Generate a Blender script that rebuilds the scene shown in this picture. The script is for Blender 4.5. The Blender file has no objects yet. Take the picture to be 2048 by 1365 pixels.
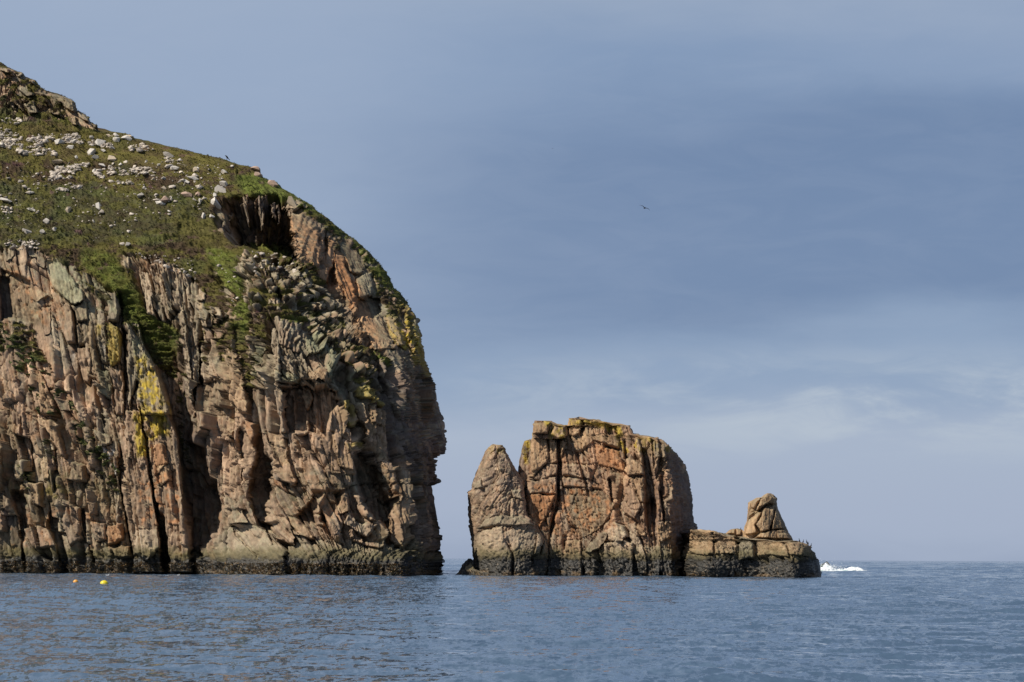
import bpy, bmesh, math, random
import numpy as np
from mathutils import Matrix, Vector
random.seed(7); RNG = np.random.default_rng(11)
R_ = math.radians

# ------------------------------------------------------------------ camera, sky, sun, exposure
SC = bpy.context.scene
F, CAMZ, SH, ROLL = 4800.0, 2.2, 435.5, math.atan(0.0049)
CA, SA = math.cos(ROLL), math.sin(ROLL)
cam_d = bpy.data.cameras.new('camera'); cam = bpy.data.objects.new('camera', cam_d)
SC.collection.objects.link(cam); SC.camera = cam
cam.matrix_world = Matrix.Translation((0, 0, CAMZ)) @ Matrix.Rotation(R_(90), 4, 'X') @ Matrix.Rotation(ROLL, 4, 'Z')
cam_d.sensor_width = 36.0; cam_d.lens = 36.0 * F / 2048.0
cam_d.shift_y = SH / 2048.0
cam_d.clip_start = 0.5; cam_d.clip_end = 60000.0

SUN_AZ, SUN_EL = 238.0, 44.0          # compass-like: direction towards the sun, measured clockwise from +Y
sdir = Vector((math.sin(R_(SUN_AZ)) * math.cos(R_(SUN_EL)), math.cos(R_(SUN_AZ)) * math.cos(R_(SUN_EL)), math.sin(R_(SUN_EL))))
sun_d = bpy.data.lights.new('sun', 'SUN'); sun_d.energy = 5.0; sun_d.angle = R_(0.5); sun_d.color = (1.0, 0.93, 0.82)
sun = bpy.data.objects.new('sun', sun_d); SC.collection.objects.link(sun)
sun.rotation_euler = (-sdir).to_track_quat('-Z', 'Y').to_euler()

SC.view_settings.view_transform = 'Standard'; SC.view_settings.look = 'None'
SC.view_settings.exposure = 0.0; SC.view_settings.gamma = 1.0
SC.view_settings.use_curve_mapping = False

wd = bpy.data.worlds.new('World'); SC.world = wd; wd.use_nodes = True
nt = wd.node_tree; nt.nodes.clear()
def N(tree, t, **kw):
    n = tree.nodes.new(t)
    for k, v in kw.items(): setattr(n, k, v)
    return n
def math_n(tree, op, a, b=None, clamp=False):
    n = N(tree, 'ShaderNodeMath', operation=op, use_clamp=clamp)
    for i, v in enumerate((a, b)):
        if v is None: continue
        if isinstance(v, (int, float)): n.inputs[i].default_value = v
        else: tree.links.new(v, n.inputs[i])
    return n.outputs[0]
def mixc(tree, fac, a, b):
    n = N(tree, 'ShaderNodeMix', data_type='RGBA')
    for i, v in ((0, fac), (6, a), (7, b)):
        if isinstance(v, (int, float)): n.inputs[i].default_value = v
        elif isinstance(v, tuple): n.inputs[i].default_value = (*v, 1)
        else: tree.links.new(v, n.inputs[i])
    return n.outputs[2]
def mrange(tree, v, a, b, c=0.0, d=1.0, smooth=True):
    n = N(tree, 'ShaderNodeMapRange', interpolation_type='SMOOTHSTEP' if smooth else 'LINEAR')
    tree.links.new(v, n.inputs[0])
    for i, x in enumerate((a, b, c, d)): n.inputs[1 + i].default_value = x
    return n.outputs[0]
def noise_n(tree, vec, scale, detail=5, rough=0.55, dist=0.0):
    n = N(tree, 'ShaderNodeTexNoise'); n.inputs['Scale'].default_value = scale
    n.inputs['Detail'].default_value = detail; n.inputs['Roughness'].default_value = rough
    n.inputs['Distortion'].default_value = dist
    if vec is not None: tree.links.new(vec, n.inputs['Vector'])
    return n.outputs['Fac']
def mapping_n(tree, vec, scale=(1, 1, 1), loc=(0, 0, 0), rot=(0, 0, 0)):
    n = N(tree, 'ShaderNodeMapping'); tree.links.new(vec, n.inputs['Vector'])
    n.inputs['Scale'].default_value = scale; n.inputs['Location'].default_value = loc; n.inputs['Rotation'].default_value = rot
    return n.outputs[0]

sky = N(nt, 'ShaderNodeTexSky', sky_type='NISHITA'); sky.sun_disc = False
sky.sun_elevation = R_(SUN_EL); sky.sun_rotation = R_(SUN_AZ); sky.air_density = 1.3; sky.dust_density = 1.5
skyscale = N(nt, 'ShaderNodeVectorMath', operation='SCALE'); nt.links.new(sky.outputs[0], skyscale.inputs[0]); skyscale.inputs['Scale'].default_value = 1.0
tc = N(nt, 'ShaderNodeTexCoord'); dvec = tc.outputs['Generated']
sep = N(nt, 'ShaderNodeSeparateXYZ'); nt.links.new(dvec, sep.inputs[0])
elv = sep.outputs['Z']
nA = noise_n(nt, mapping_n(nt, dvec, (3.6, 3.6, 11), (2.6, 0.2, 1.4), (0, R_(-10), 0)), 1.0, 5, 0.5, 0.4)
nB = noise_n(nt, mapping_n(nt, dvec, (9, 9, 34), (4.1, 2.0, 0.7), (0, R_(6), 0)), 1.0, 7, 0.6, 0.9)
nC = noise_n(nt, mapping_n(nt, dvec, (20, 20, 75), (2.1, 7.0, 0.3), (0, R_(5), 0)), 1.0, 6, 0.62, 0.9)
# height of a layer is bent by the noise, so its edges are not level
e1 = math_n(nt, 'ADD', elv, math_n(nt, 'MULTIPLY', math_n(nt, 'SUBTRACT', nA, 0.5), 0.075))
e1 = math_n(nt, 'ADD', e1, math_n(nt, 'MULTIPLY', math_n(nt, 'SUBTRACT', nB, 0.5), 0.016))
e1 = math_n(nt, 'ADD', e1, math_n(nt, 'MULTIPLY', math_n(nt, 'MULTIPLY', sep.outputs['X'], elv), -0.25))
def L(*c):                                  # sRGB 0-255 -> linear
    return tuple(((x / 255) / 12.92 if x / 255 < .04045 else ((x / 255 + .055) / 1.055) ** 2.4) for x in c)
ramp = N(nt, 'ShaderNodeValToRGB'); cr = ramp.color_ramp; cr.interpolation = 'EASE'
nt.links.new(mrange(nt, e1, -0.02, 0.48, smooth=False), ramp.inputs[0])
stops = [(0.0, L(147, 161, 189)), (0.05, L(154, 168, 193)), (0.09, L(169, 182, 205)), (0.14, L(170, 184, 206)),
         (0.185, L(145, 166, 195)), (0.25, L(117, 140, 175)), (0.36, L(115, 138, 173)), (0.44, L(134, 156, 188)), (0.52, L(153, 170, 195)), (0.64, L(118, 137, 168)), (1.0, L(58, 78, 118))]
while len(cr.elements) < len(stops): cr.elements.new(0.5)
for e, (p, c) in zip(cr.elements, stops): e.position = p; e.color = (*c, 1)
low = mrange(nt, elv, 0.035, 0.058); hi = mrange(nt, elv, 0.092, 0.068)
right = mrange(nt, sep.outputs['X'], -0.10, 0.14)
wisp = math_n(nt, 'MULTIPLY', math_n(nt, 'MULTIPLY', low, hi), mrange(nt, nB, 0.40, 0.60))
wisp = math_n(nt, 'MULTIPLY', wisp, math_n(nt, 'MULTIPLY', right, mrange(nt, nC, 0.3, 0.62, 0.3, 1.0)))
cloud = mixc(nt, math_n(nt, 'MULTIPLY', wisp, 0.95), ramp.outputs[0], L(186, 198, 212))
left = mrange(nt, math_n(nt, 'ADD', sep.outputs['X'], math_n(nt, 'MULTIPLY', math_n(nt, 'SUBTRACT', nA, 0.5), 0.35)), 0.04, -0.13)
cloud = mixc(nt, math_n(nt, 'MULTIPLY', math_n(nt, 'MULTIPLY', left, 0.80), mrange(nt, elv, 0.05, 0.12)), cloud, L(159, 176, 202))
bright = mrange(nt, nA, 0.42, 0.70, 0.0, 1.0)
cloud = mixc(nt, math_n(nt, 'MULTIPLY', bright, 0.22), cloud, L(166, 180, 204))
soft = mrange(nt, nC, 0.35, 0.7, 0.0, 0.08)
cloud = mixc(nt, soft, cloud, L(172, 185, 206))
bg1 = N(nt, 'ShaderNodeBackground'); nt.links.new(skyscale.outputs[0], bg1.inputs[0]); bg1.inputs[1].default_value = 0.06
bg2 = N(nt, 'ShaderNodeBackground'); nt.links.new(cloud, bg2.inputs[0]); bg2.inputs[1].default_value = 1.0
mx = N(nt, 'ShaderNodeMixShader'); mx.inputs[0].default_value = 0.93
nt.links.new(bg1.outputs[0], mx.inputs[1]); nt.links.new(bg2.outputs[0], mx.inputs[2])
wo = N(nt, 'ShaderNodeOutputWorld'); nt.links.new(mx.outputs[0], wo.inputs[0])

# ------------------------------------------------------------------ helpers
def world(px, py, Y):
    cx = px - 1024.0; cy = 682.5 - py + SH
    return (cx * CA - cy * SA) * Y / F, Y, CAMZ + (cx * SA + cy * CA) * Y / F
def wpt(px, py, Y): return Vector(world(px, py, Y))
def hor(px): return 682.5 + SH + (px - 1024) * 0.0049
def seaY(px, py): return CAMZ * F / (py - hor(px))      # distance at which the sea lies on this sight line

def frame(ox, oy, s): return lambda *pts: [(ox + x / s, oy + y / s) for x, y in pts]
fA = frame(0, 100, 3.412); fB = frame(400, 300, 3.412); fC = frame(0, 480, 3.9); fD = frame(450, 600, 3.9)
fE = frame(0, 820, 3.9); fF = frame(450, 820, 3.9); fG = frame(900, 820, 3.792); fH = frame(1300, 950, 4.096)
fK = frame(0, 120, 7.585); fN = frame(100, 230, 6.827); fM = frame(380, 480, 6.827)

def hsh(ix, iy, iz, seed):
    h = (ix.astype(np.int64) * 73856093) ^ (iy.astype(np.int64) * 19349663) ^ (iz.astype(np.int64) * 83492791) ^ (seed * 2654435761 & 0x7fffffff)
    h &= 0xffffffff
    h = ((h ^ (h >> 16)) * 0x45d9f3b) & 0xffffffff
    h = ((h ^ (h >> 16)) * 0x45d9f3b) & 0xffffffff
    return h ^ (h >> 16)
def rnd(h, k=0):
    h = ((h + k * 0x9e3779b9) & 0xffffffff); h = ((h ^ (h >> 15)) * 0x2c1b3c6d) & 0xffffffff
    h = ((h ^ (h >> 12)) * 0x297a2d39) & 0xffffffff
    return (h ^ (h >> 15)) / 4294967296.0
def vnoise(x, y, z, seed=0):
    ix, iy, iz = np.floor(x), np.floor(y), np.floor(z)
    fx, fy, fz = x - ix, y - iy, z - iz
    fx, fy, fz = (t * t * t * (t * (t * 6 - 15) + 10) for t in (fx, fy, fz))
    ix, iy, iz = ix.astype(np.int64), iy.astype(np.int64), iz.astype(np.int64)
    g = lambda a, b, c: hsh(ix + a, iy + b, iz + c, seed) / 4294967296.0
    l = lambda a, b, t: a + (b - a) * t
    return l(l(l(g(0,0,0), g(1,0,0), fx), l(g(0,1,0), g(1,1,0), fx), fy), l(l(g(0,0,1), g(1,0,1), fx), l(g(0,1,1), g(1,1,1), fx), fy), fz) * 2 - 1
def fbm(x, y, z, o=4, seed=0, gain=0.5):
    s = 0; a = 1; t = 0
    for i in range(o):
        s = s + a * vnoise(x * 2 ** i + 13.7 * i, y * 2 ** i - 7.1 * i, z * 2 ** i, seed + i); t += a; a *= gain
    return s / t
def sst(a, b, x):
    t = np.clip((x - a) / (b - a), 0, 1); return t * t * (3 - 2 * t)
def voronoi(x, y, z, seed, jit=0.85):
    shp = x.shape; x, y, z = x.ravel(), y.ravel(), z.ravel()
    ix, iy, iz = (np.floor(v).astype(np.int64) for v in (x, y, z))
    d1 = np.full(x.shape, 1e9); d2 = d1.copy(); h1 = np.zeros(x.shape, np.int64)
    P1 = np.zeros((3, x.size)); P2 = np.zeros((3, x.size))
    for a in (-1, 0, 1):
        for b in (-1, 0, 1):
            for c in (-1, 0, 1):
                h = hsh(ix + a, iy + b, iz + c, seed)
                vx = ix + a + .5 + jit * (rnd(h, 1) - .5) - x; vy = iy + b + .5 + jit * (rnd(h, 2) - .5) - y; vz = iz + c + .5 + jit * (rnd(h, 3) - .5) - z
                d = vx * vx + vy * vy + vz * vz
                m1 = d < d1; m2 = (~m1) & (d < d2)
                d2 = np.where(m1, d1, np.where(m2, d, d2))
                P2 = np.where(m1, P1, np.where(m2, np.stack((vx, vy, vz)), P2))
                d1 = np.where(m1, d, d1); h1 = np.where(m1, h, h1)
                P1 = np.where(m1, np.stack((vx, vy, vz)), P1)
    df = P2 - P1; ln = np.sqrt((df ** 2).sum(0)) + 1e-6
    edge = ((P1 + P2) * .5 * df).sum(0) / ln
    return h1.reshape(shp), edge.reshape(shp), -P1[0].reshape(shp), -P1[1].reshape(shp)
def sdist(poly, x, y):                       # + inside
    p = np.array(poly, float); d = np.full(x.shape, 1e9); ins = np.zeros(x.shape, bool)
    for i in range(len(p)):
        a, b = p[i], p[(i + 1) % len(p)]; e = b - a
        t = np.clip(((x - a[0]) * e[0] + (y - a[1]) * e[1]) / (e @ e + 1e-9), 0, 1)
        d = np.minimum(d, (x - a[0] - t * e[0]) ** 2 + (y - a[1] - t * e[1]) ** 2)
        if a[1] != b[1]:
            c = ((a[1] > y) != (b[1] > y)) & (x < (b[0] - a[0]) * (y - a[1]) / (b[1] - a[1]) + a[0]); ins ^= c
    d = np.sqrt(d); return np.where(ins, d, -d)
def tps(pts, x, y):
    p = np.array(pts, float); n = len(p); s = 200.0
    k = lambda r2: 0.5 * r2 * np.log(r2 + 1e-12)
    X = p[:, :2] / s
    K = k(((X[:, None] - X[None]) ** 2).sum(-1)) + np.eye(n) * 0.01
    Pm = np.c_[np.ones(n), X]; A = np.block([[K, Pm], [Pm.T, np.zeros((3, 3))]])
    w = np.linalg.solve(A, np.r_[p[:, 2], 0, 0, 0])
    xs, ys = x / s, y / s; o = w[n] + w[n + 1] * xs + w[n + 2] * ys
    for i in range(n): o = o + w[i] * k((xs - X[i, 0]) ** 2 + (ys - X[i, 1]) ** 2)
    return o
def crv(pts, v): p = sorted(pts); return np.interp(v, [a for a, b in p], [b for a, b in p])

def tag(o, label=None, cat=None, group=None, kind=None):
    if label: o['label'] = label
    if cat: o['category'] = cat
    if group: o['group'] = group
    if kind: o['kind'] = kind
    return o
def link(name, me, mat=None, parent=None):
    o = bpy.data.objects.new(name, me); SC.collection.objects.link(o)
    if mat and me and not me.materials: me.materials.append(mat)
    if parent: o.parent = parent
    return o
def mesh_np(name, V, FC, col=None, smooth=False):
    me = bpy.data.meshes.new(name); k = FC.shape[1]
    me.vertices.add(len(V)); me.vertices.foreach_set('co', np.asarray(V, np.float32).ravel())
    me.loops.add(FC.size); me.loops.foreach_set('vertex_index', FC.ravel().astype(np.int32))
    me.polygons.add(len(FC)); me.polygons.foreach_set('loop_start', np.arange(0, FC.size, k, dtype=np.int32))
    me.polygons.foreach_set('loop_total', np.full(len(FC), k, np.int32))
    if smooth: me.polygons.foreach_set('use_smooth', np.ones(len(FC), bool))
    if col is not None:
        at = me.attributes.new('albedo', 'FLOAT_COLOR', 'POINT')
        at.data.foreach_set('color', np.c_[np.clip(col, 0, 1), np.ones(len(col))].astype(np.float32).ravel())
    me.update(calc_edges=True); return me
def bm_obj(name, bm, mat, parent=None, smooth=False):
    me = bpy.data.meshes.new(name); bm.to_mesh(me); bm.free()
    if smooth:
        for p in me.polygons: p.use_smooth = True
    return link(name, me, mat, parent)

# ------------------------------------------------------------------ materials
def mat_base(name):
    m = bpy.data.materials.new(name); m.use_nodes = True; t = m.node_tree
    return m, t, t.nodes['Principled BSDF']
def mat_attr(name, s1, s2, amount, bump, bscale, rough, spec=0.25, stretch=(1, 1, 1)):
    m, t, b = mat_base(name)
    g = N(t, 'ShaderNodeNewGeometry'); pos = mapping_n(t, g.outputs['Position'], stretch)
    at = N(t, 'ShaderNodeAttribute'); at.attribute_name = 'albedo'
    n1 = noise_n(t, pos, s1, 6, 0.65, 0.3); n2 = noise_n(t, pos, s2, 4, 0.7)
    f = math_n(t, 'ADD', math_n(t, 'MULTIPLY', math_n(t, 'SUBTRACT', n1, 0.5), amount * 2.2), math_n(t, 'MULTIPLY', math_n(t, 'SUBTRACT', n2, 0.5), amount * 1.6))
    f = math_n(t, 'ADD', f, 1.0)
    sc = N(t, 'ShaderNodeVectorMath', operation='SCALE'); t.links.new(at.outputs['Color'], sc.inputs[0]); t.links.new(f, sc.inputs['Scale'])
    t.links.new(sc.outputs[0], b.inputs['Base Color'])
    b.inputs['Roughness'].default_value = rough; b.inputs['Specular IOR Level'].default_value = spec
    bp = N(t, 'ShaderNodeBump'); bp.inputs['Strength'].default_value = 0.9; bp.inputs['Distance'].default_value = bump
    t.links.new(noise_n(t, pos, bscale, 6, 0.72), bp.inputs['Height']); t.links.new(bp.outputs[0], b.inputs['Normal'])
    return m
M_ROCK = mat_attr('weathered_granite', 0.6, 3.5, 0.5, 0.11, 2.6, 0.9, stretch=(1.4, 1, 0.45))
M_WET = mat_attr('wet_tidal_rock', 1.4, 5.0, 0.55, 0.14, 3.2, 0.55, 0.5)
M_TURF = mat_attr('heather_turf', 0.35, 2.4, 0.5, 0.12, 2.8, 1.0, 0.1)
M_TUFT = mat_attr('turf_blades', 0.3, 3.0, 0.3, 0.02, 4, 1.0, 0.1)
M_STONE = mat_attr('pale_granite', 1.2, 6.0, 0.28, 0.05, 4.0, 0.9)
def mat_plain(name, c, rough=0.6, spec=0.3, ns=6.0, amt=0.12, sub=0.0):
    m, t, b = mat_base(name)
    g = N(t, 'ShaderNodeTexCoord'); n = noise_n(t, g.outputs['Object'], ns, 4)
    t.links.new(mixc(t, n, tuple(max(0, x * (1 - amt)) for x in c), tuple(min(1, x * (1 + amt)) for x in c)), b.inputs['Base Color'])
    b.inputs['Roughness'].default_value = rough; b.inputs['Specular IOR Level'].default_value = spec
    return m
# sea
M_SEA, t, b = mat_base('sea_water')
g = N(t, 'ShaderNodeNewGeometry'); P = g.outputs['Position']
def slope_n(sc, det, st, k, rot):            # wave slopes straight from noise, so they keep their strength far out
    n = N(t, 'ShaderNodeTexNoise'); n.inputs['Scale'].default_value = sc; n.inputs['Detail'].default_value = det; n.inputs['Roughness'].default_value = 0.6; n.inputs['Distortion'].default_value = 0.5
    t.links.new(mapping_n(t, P, (1.0, st, 1), rot=(0, 0, R_(rot))), n.inputs['Vector'])
    a = N(t, 'ShaderNodeVectorMath', operation='SUBTRACT'); t.links.new(n.outputs['Color'], a.inputs[0]); a.inputs[1].default_value = (.5, .5, .5)
    m = N(t, 'ShaderNodeVectorMath', operation='MULTIPLY'); t.links.new(a.outputs[0], m.inputs[0]); m.inputs[1].default_value = (.6 * k, k, 0); return m.outputs[0]
w4 = noise_n(t, mapping_n(t, P, (1.0, 0.18, 1), (2, 3, 0), (0, 0, R_(3))), 0.022, 4, 0.6)
acc = g.outputs['Normal']
for args in ((7.5, 3, .55, .95, 5), (3.2, 3, .40, .95, 8), (1.2, 3, .20, .34, -6), (.5, 3, .10, .12, 4)):
    v = N(t, 'ShaderNodeVectorMath', operation='ADD'); t.links.new(acc, v.inputs[0]); t.links.new(slope_n(*args), v.inputs[1]); acc = v.outputs[0]
nn = N(t, 'ShaderNodeVectorMath', operation='NORMALIZE'); t.links.new(acc, nn.inputs[0]); t.links.new(nn.outputs[0], b.inputs['Normal'])
t.links.new(mixc(t, mrange(t, w4, 0.35, 0.65), L(70, 90, 110), L(84, 104, 126)), b.inputs['Base Color'])
t.links.new(mrange(t, w4, 0.3, 0.7, 0.03, 0.10), b.inputs['Roughness']); b.inputs['IOR'].default_value = 1.333
M_FOAM, t, b = mat_base('sea_foam')
n = noise_n(t, N(t, 'ShaderNodeTexCoord').outputs['Object'], 1.3, 6, 0.7)
t.links.new(mixc(t, mrange(t, n, 0.36, 0.5), L(118, 158, 158), L(240, 243, 243)), b.inputs['Base Color'])
b.inputs['Roughness'].default_value = 0.6
M_BIRD = mat_plain('dark_plumage', (0.012, 0.013, 0.018), 0.5)
M_BEAK = mat_plain('horn_beak', (0.06, 0.05, 0.03), 0.4)
M_WHITE = mat_plain('white_plumage', (0.8, 0.8, 0.78), 0.7)
M_GREYW = mat_plain('grey_wing', (0.33, 0.36, 0.4), 0.7)
M_YEL = mat_plain('yellow_buoy_skin', (0.78, 0.62, 0.02), 0.35, 0.5, 3, 0.18)
M_ORA = mat_plain('orange_buoy_skin', (0.78, 0.36, 0.06), 0.4, 0.5, 3, 0.2)
M_BLK = mat_plain('black_rubber', (0.02, 0.02, 0.022), 0.5)
M_ROPE = mat_plain('wet_rope', (0.12, 0.11, 0.07), 0.8)

# colours of the things themselves (albedo); the dark rock tone also paints shade
PINK = np.array((.295, .198, .128)); BROWN = np.array((.190, .138, .082)); GREYR = np.array((.235, .198, .135)); PALE = np.array((.37, .29, .20))
ORANGE = np.array((.36, .165, .070)); TAN = np.array((.345, .225, .125)); LICH = np.array((.37, .265, .035)); LICHG = np.array((.225, .225, .135)); DARKR_SHADE = np.array((.13, .10, .085))
OLIVE = np.array((.115, .098, .047)); BLACKR = np.array((.028, .026, .022)); KELP = np.array((.16, .095, .035)); GUANO = np.array((.62, .60, .55))
HEATH = np.array((.078, .054, .033)); GRASS = np.array((.128, .112, .034)); BRIGHT = np.array((.150, .185, .035)); DEEPG = np.array((.070, .088, .032)); PURP = np.array((.13, .06, .08))
TINT = dict(pink=PINK, brown=BROWN, grey=GREYR, pale=PALE, orange=ORANGE, tan=TAN, yellow=LICH, lichen=LICHG, dark=DARKR_SHADE)
def lerp(a, b, t): return a + (b - a) * t[..., None]

# ------------------------------------------------------------------ the rock sheet generator
def rock_sheet(S):
    """S: rows, left, right, ncol, base (control points), yback, trenches, slabs, paints, ... -> dict of grids"""
    rows = S['rows']; nr = len(rows)
    l = crv(S['left'], rows); r = crv(S['right'], rows)
    u = np.linspace(0, 1, S['ncol']); e = S.get('edge', 14)
    ex = np.array([0, .04, .15, .35, .7, 1.1, 1.7, 2.4, 3.2]) * 1.0
    px = l[:, None] + (r - l)[:, None] * u[None]
    wdt = np.maximum(r - l, 1.0)[:, None]
    # crowd columns towards the edges
    def crowd(px):
        tr = (r[:, None] - px) / wdt; tl = (px - l[:, None]) / wdt
        return px + 0
    px = crowd(px)
    if S.get('extend'):
        ext = np.concatenate((-np.linspace(1, 0.02, 30) ** 1.3 * S['extend'],)); px = np.concatenate((np.repeat(ext[None], nr, 0) + l[:, None], px), 1)
    py = np.repeat(rows[:, None], px.shape[1], 1).astype(float)
    if S.get('extend'):
        py = py + np.minimum(px, 0) * 0.40 * np.clip((1100 - py) / 970, 0, 1) * (px < 0)
    nf = px.shape[1]
    D = tps(S['base'], px, np.clip(py, S['rows'][0] - 60, 2000))
    for side, (rp, rm) in (('L', S.get('roundL', (0, 0))), ('R', S.get('roundR', (0, 0)))):
        if rp:
            dd = (px - l[:, None]) if side == 'L' else (r[:, None] - px)
            tt = np.clip(1 - dd / rp, 0, 1); D = D + rm * (1 - np.sqrt(np.clip(1 - tt * tt, 0, 1)))
    if S.get('corner'):                          # a hard arris: beyond it the wall turns away from the sun
        xc = crv(S['corner'][0], py); kk = crv(S['corner'][1], py); D = D + kk * (np.sqrt(np.maximum(px - xc, 0) ** 2 + 4) - 2) * (px > xc)
    # wrap behind
    mb = S.get('nback', 16); ph = (np.arange(1, mb + 1) / (mb + 1)) * math.pi
    c = (px[:, :1] + px[:, -1:]) / 2; hw = (px[:, -1:] - px[:, :1]) / 2
    pb = c + hw * np.cos(ph)[None]; s = np.sin(ph)[None] ** 0.6
    w = (1 - np.cos(ph)[None]) / 2
    Dend = D[:, -1:] * (1 - w) + D[:, :1] * w
    Db = Dend + (S['yback'] - Dend).clip(2) * s
    yb = py[:, -1:] * (1 - w) + py[:, :1] * w
    PX = np.concatenate((px, pb), 1); PY = np.concatenate((py, yb), 1); D0 = np.concatenate((D, Db), 1)
    # smooth normals of the base shape
    X, Y, Z = world(PX, PY, D0); P0 = np.stack((X, Y, Z), -1)
    du = np.roll(P0, -1, 1) - np.roll(P0, 1, 1); dv = np.gradient(P0, axis=0)
    Nn = np.cross(dv, du); ln = np.linalg.norm(Nn, axis=-1, keepdims=True) + 1e-9; Nn = Nn / ln
    if (Nn[:, nf // 2, 1]).mean() > 0: Nn = -Nn
    for _ in range(2):                          # keep only the broad sense of which way the rock faces
        for ax in (0, 1):
            kk = 9; cs = np.cumsum(np.pad(Nn, [(kk + 1, kk) if q == ax else (0, 0) for q in range(3)], mode='edge' if ax == 0 else 'wrap'), axis=ax)
            Nn = (np.take(cs, range(2 * kk + 1, cs.shape[ax]), ax) - np.take(cs, range(0, cs.shape[ax] - 2 * kk - 1), ax)) / (2 * kk + 1)
    Nn[..., 2] *= .5; Nn /= np.linalg.norm(Nn, axis=-1, keepdims=True) + 1e-9
    k = 1.0 / 0.0625; dd = D0 * k
    eR = np.clip((r[:, None] - PX) / S.get('calm', 26), 0, 1); eL = np.clip((PX - l[:, None]) / S.get('calm', 26), 0, 1) if not S.get('extend') else 1.0
    eT = np.clip((PY - rows[0]) / 12, 0, 1) if not S.get('extend') else 1.0
    calm = .32 + .68 * eR * eL * eT
    # wobble of the traced outlines
    wx = 2.4 * fbm(PX / 22, PY / 22, dd / 60, 3, 5); wy = 2.4 * fbm(PX / 22 + 9, PY / 22, dd / 60, 3, 6)
    front = np.zeros(PX.shape, bool); front[:, :nf] = True
    off = np.zeros(PX.shape); slabm = np.zeros(PX.shape); ids = np.zeros(PX.shape, np.int32); tint = np.zeros(PX.shape + (3,)); tw = np.zeros(PX.shape)
    def sub(poly, pad):
        p = np.array(poly); m = front & (PX > p[:, 0].min() - pad) & (PX < p[:, 0].max() + pad) & (PY > p[:, 1].min() - pad) & (PY < p[:, 1].max() + pad)
        return np.nonzero(m)
    for q, rows_ in enumerate(S.get('trench', [])):
        rise, fall = .22, .4
        if isinstance(rows_[0], tuple) and isinstance(rows_[0][0], tuple): (rise, fall), rows_ = rows_[0][0], rows_[1:]
        ys = [a[0] for a in rows_]; y0, y1 = ys[0] - 8, ys[-1] + 10
        m = np.nonzero(front & (PY > y0) & (PY < y1)); x, y = PX[m] + wx[m] * .8, PY[m]
        xl, xr, dp = (np.interp(y, ys, [a[i] for a in rows_]) for i in (1, 2, 3))
        dp = dp * sst(y0, ys[0] + 4, y) * (1 - sst(ys[-1] - 2 if ys[-1] < 1140 else 1e4, y1 if ys[-1] < 1140 else 2e4, y))
        tt = (x - xl) / (xr - xl)
        f = sst(-0.08, rise, tt) * (1 - sst(fall, 1.02, tt))
        off[m] -= dp * f
    for q, sl in enumerate(S.get('slabs', [])):
        poly, o, gx, gy, tn = sl[:5]; bev = sl[5] if len(sl) > 5 else 2.6
        m = sub(poly, 8)
        if not len(m[0]): continue
        x, y = PX[m] + wx[m], PY[m] + wy[m]; sd = sdist(poly, x, y); p = np.array(poly); cx, cy = p.mean(0)
        g = np.clip(gx * (x - cx) * .0625 + gy * (y - cy) * .0625, -4, 4)
        wgt = sst(-0.6, bev, sd)
        jn = S.get('joint', .34) * np.clip(.5 + 1.6 * fbm(x / 16, y / 16, x * 0, 3, 700 + q), 0, 1.3)
        off[m] = off[m] + (o * S.get('slabk', 1.0) + g) * wgt - jn * np.exp(-((sd + .6) / 1.1) ** 2)
        slabm[m] = np.maximum(slabm[m], sst(0, 4, sd))
        i_ = ids[m]; i_[sd > 0.3] = q + 1; ids[m] = i_
        if tn:
            t2 = tint[m]; w2 = tw[m]; ww = sst(-.5, 1.5, sd) * .8
            t2 = t2 * (1 - ww[:, None]) + TINT[tn] * ww[:, None]; tint[m] = t2; tw[m] = w2 * (1 - ww) + ww
    for poly, wd_, am_ in S.get('flutes', []):
        m = sub(poly, 4); sd = sdist(poly, PX[m] + wx[m], PY[m] + wy[m]); xf = (PX[m] + .06 * PY[m]) / wd_ + .5 * vnoise(PX[m] / 30, PY[m] / 60, PX[m] * 0, 5)
        i_ = np.floor(xf); fr = xf - i_; hh_ = rnd(hsh(i_.astype(np.int64), (i_ * 0).astype(np.int64), (i_ * 0).astype(np.int64), 9), 1)
        off[m] += am_ * (1 - fr) * (.35 + hh_) * sst(0, 3, sd) * sst(-.2, 1.0, fr * 8) + am_ * .5 * (hh_ - .5) * sst(0, 3, sd)
    # grass cover
    gm = np.full(PX.shape, -60.0)
    gn = fbm(PX / 14, PY / 10, dd / 40, 4, 21) * 11
    for poly, bias in S.get('grass', []):
        m = sub(poly, 30); gm[m] = np.maximum(gm[m], sdist(poly, PX[m], PY[m]) + bias)
    if S.get('grass'):
        gm[:, nf:] = gm[:, nf - 1:nf]                       # over the brow the cover goes on
    gs = gm + gn
    for poly, thr in S.get('patch', []):
        m = sub(poly, 6); sd = sdist(poly, PX[m], PY[m]); nn = fbm(PX[m] / 11, PY[m] / 7, dd[m] / 40, 4, 33)
        gs[m] = np.where((sd > 0) & (nn > thr), np.maximum(gs[m], (nn - thr) * 22), gs[m])
    gs = np.where((slabm * (tw > .1) > .3) & (fbm(PX / 10, PY / 7, dd / 40, 3, 35) < .16), np.minimum(gs, -1), gs)
    # strata coordinate
    a = PX - S['strata'](PX, PY) if S.get('strata') else PX
    q3 = dd * .9
    wA = fbm(a / 60, PY / 90, q3 / 60, 3, 40); wB = fbm(a / 60 + 5, PY / 90, q3 / 60, 3, 41)
    SCL = S.get('scale', 1.0); AMP = S.get('amp', 1.0)
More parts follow.
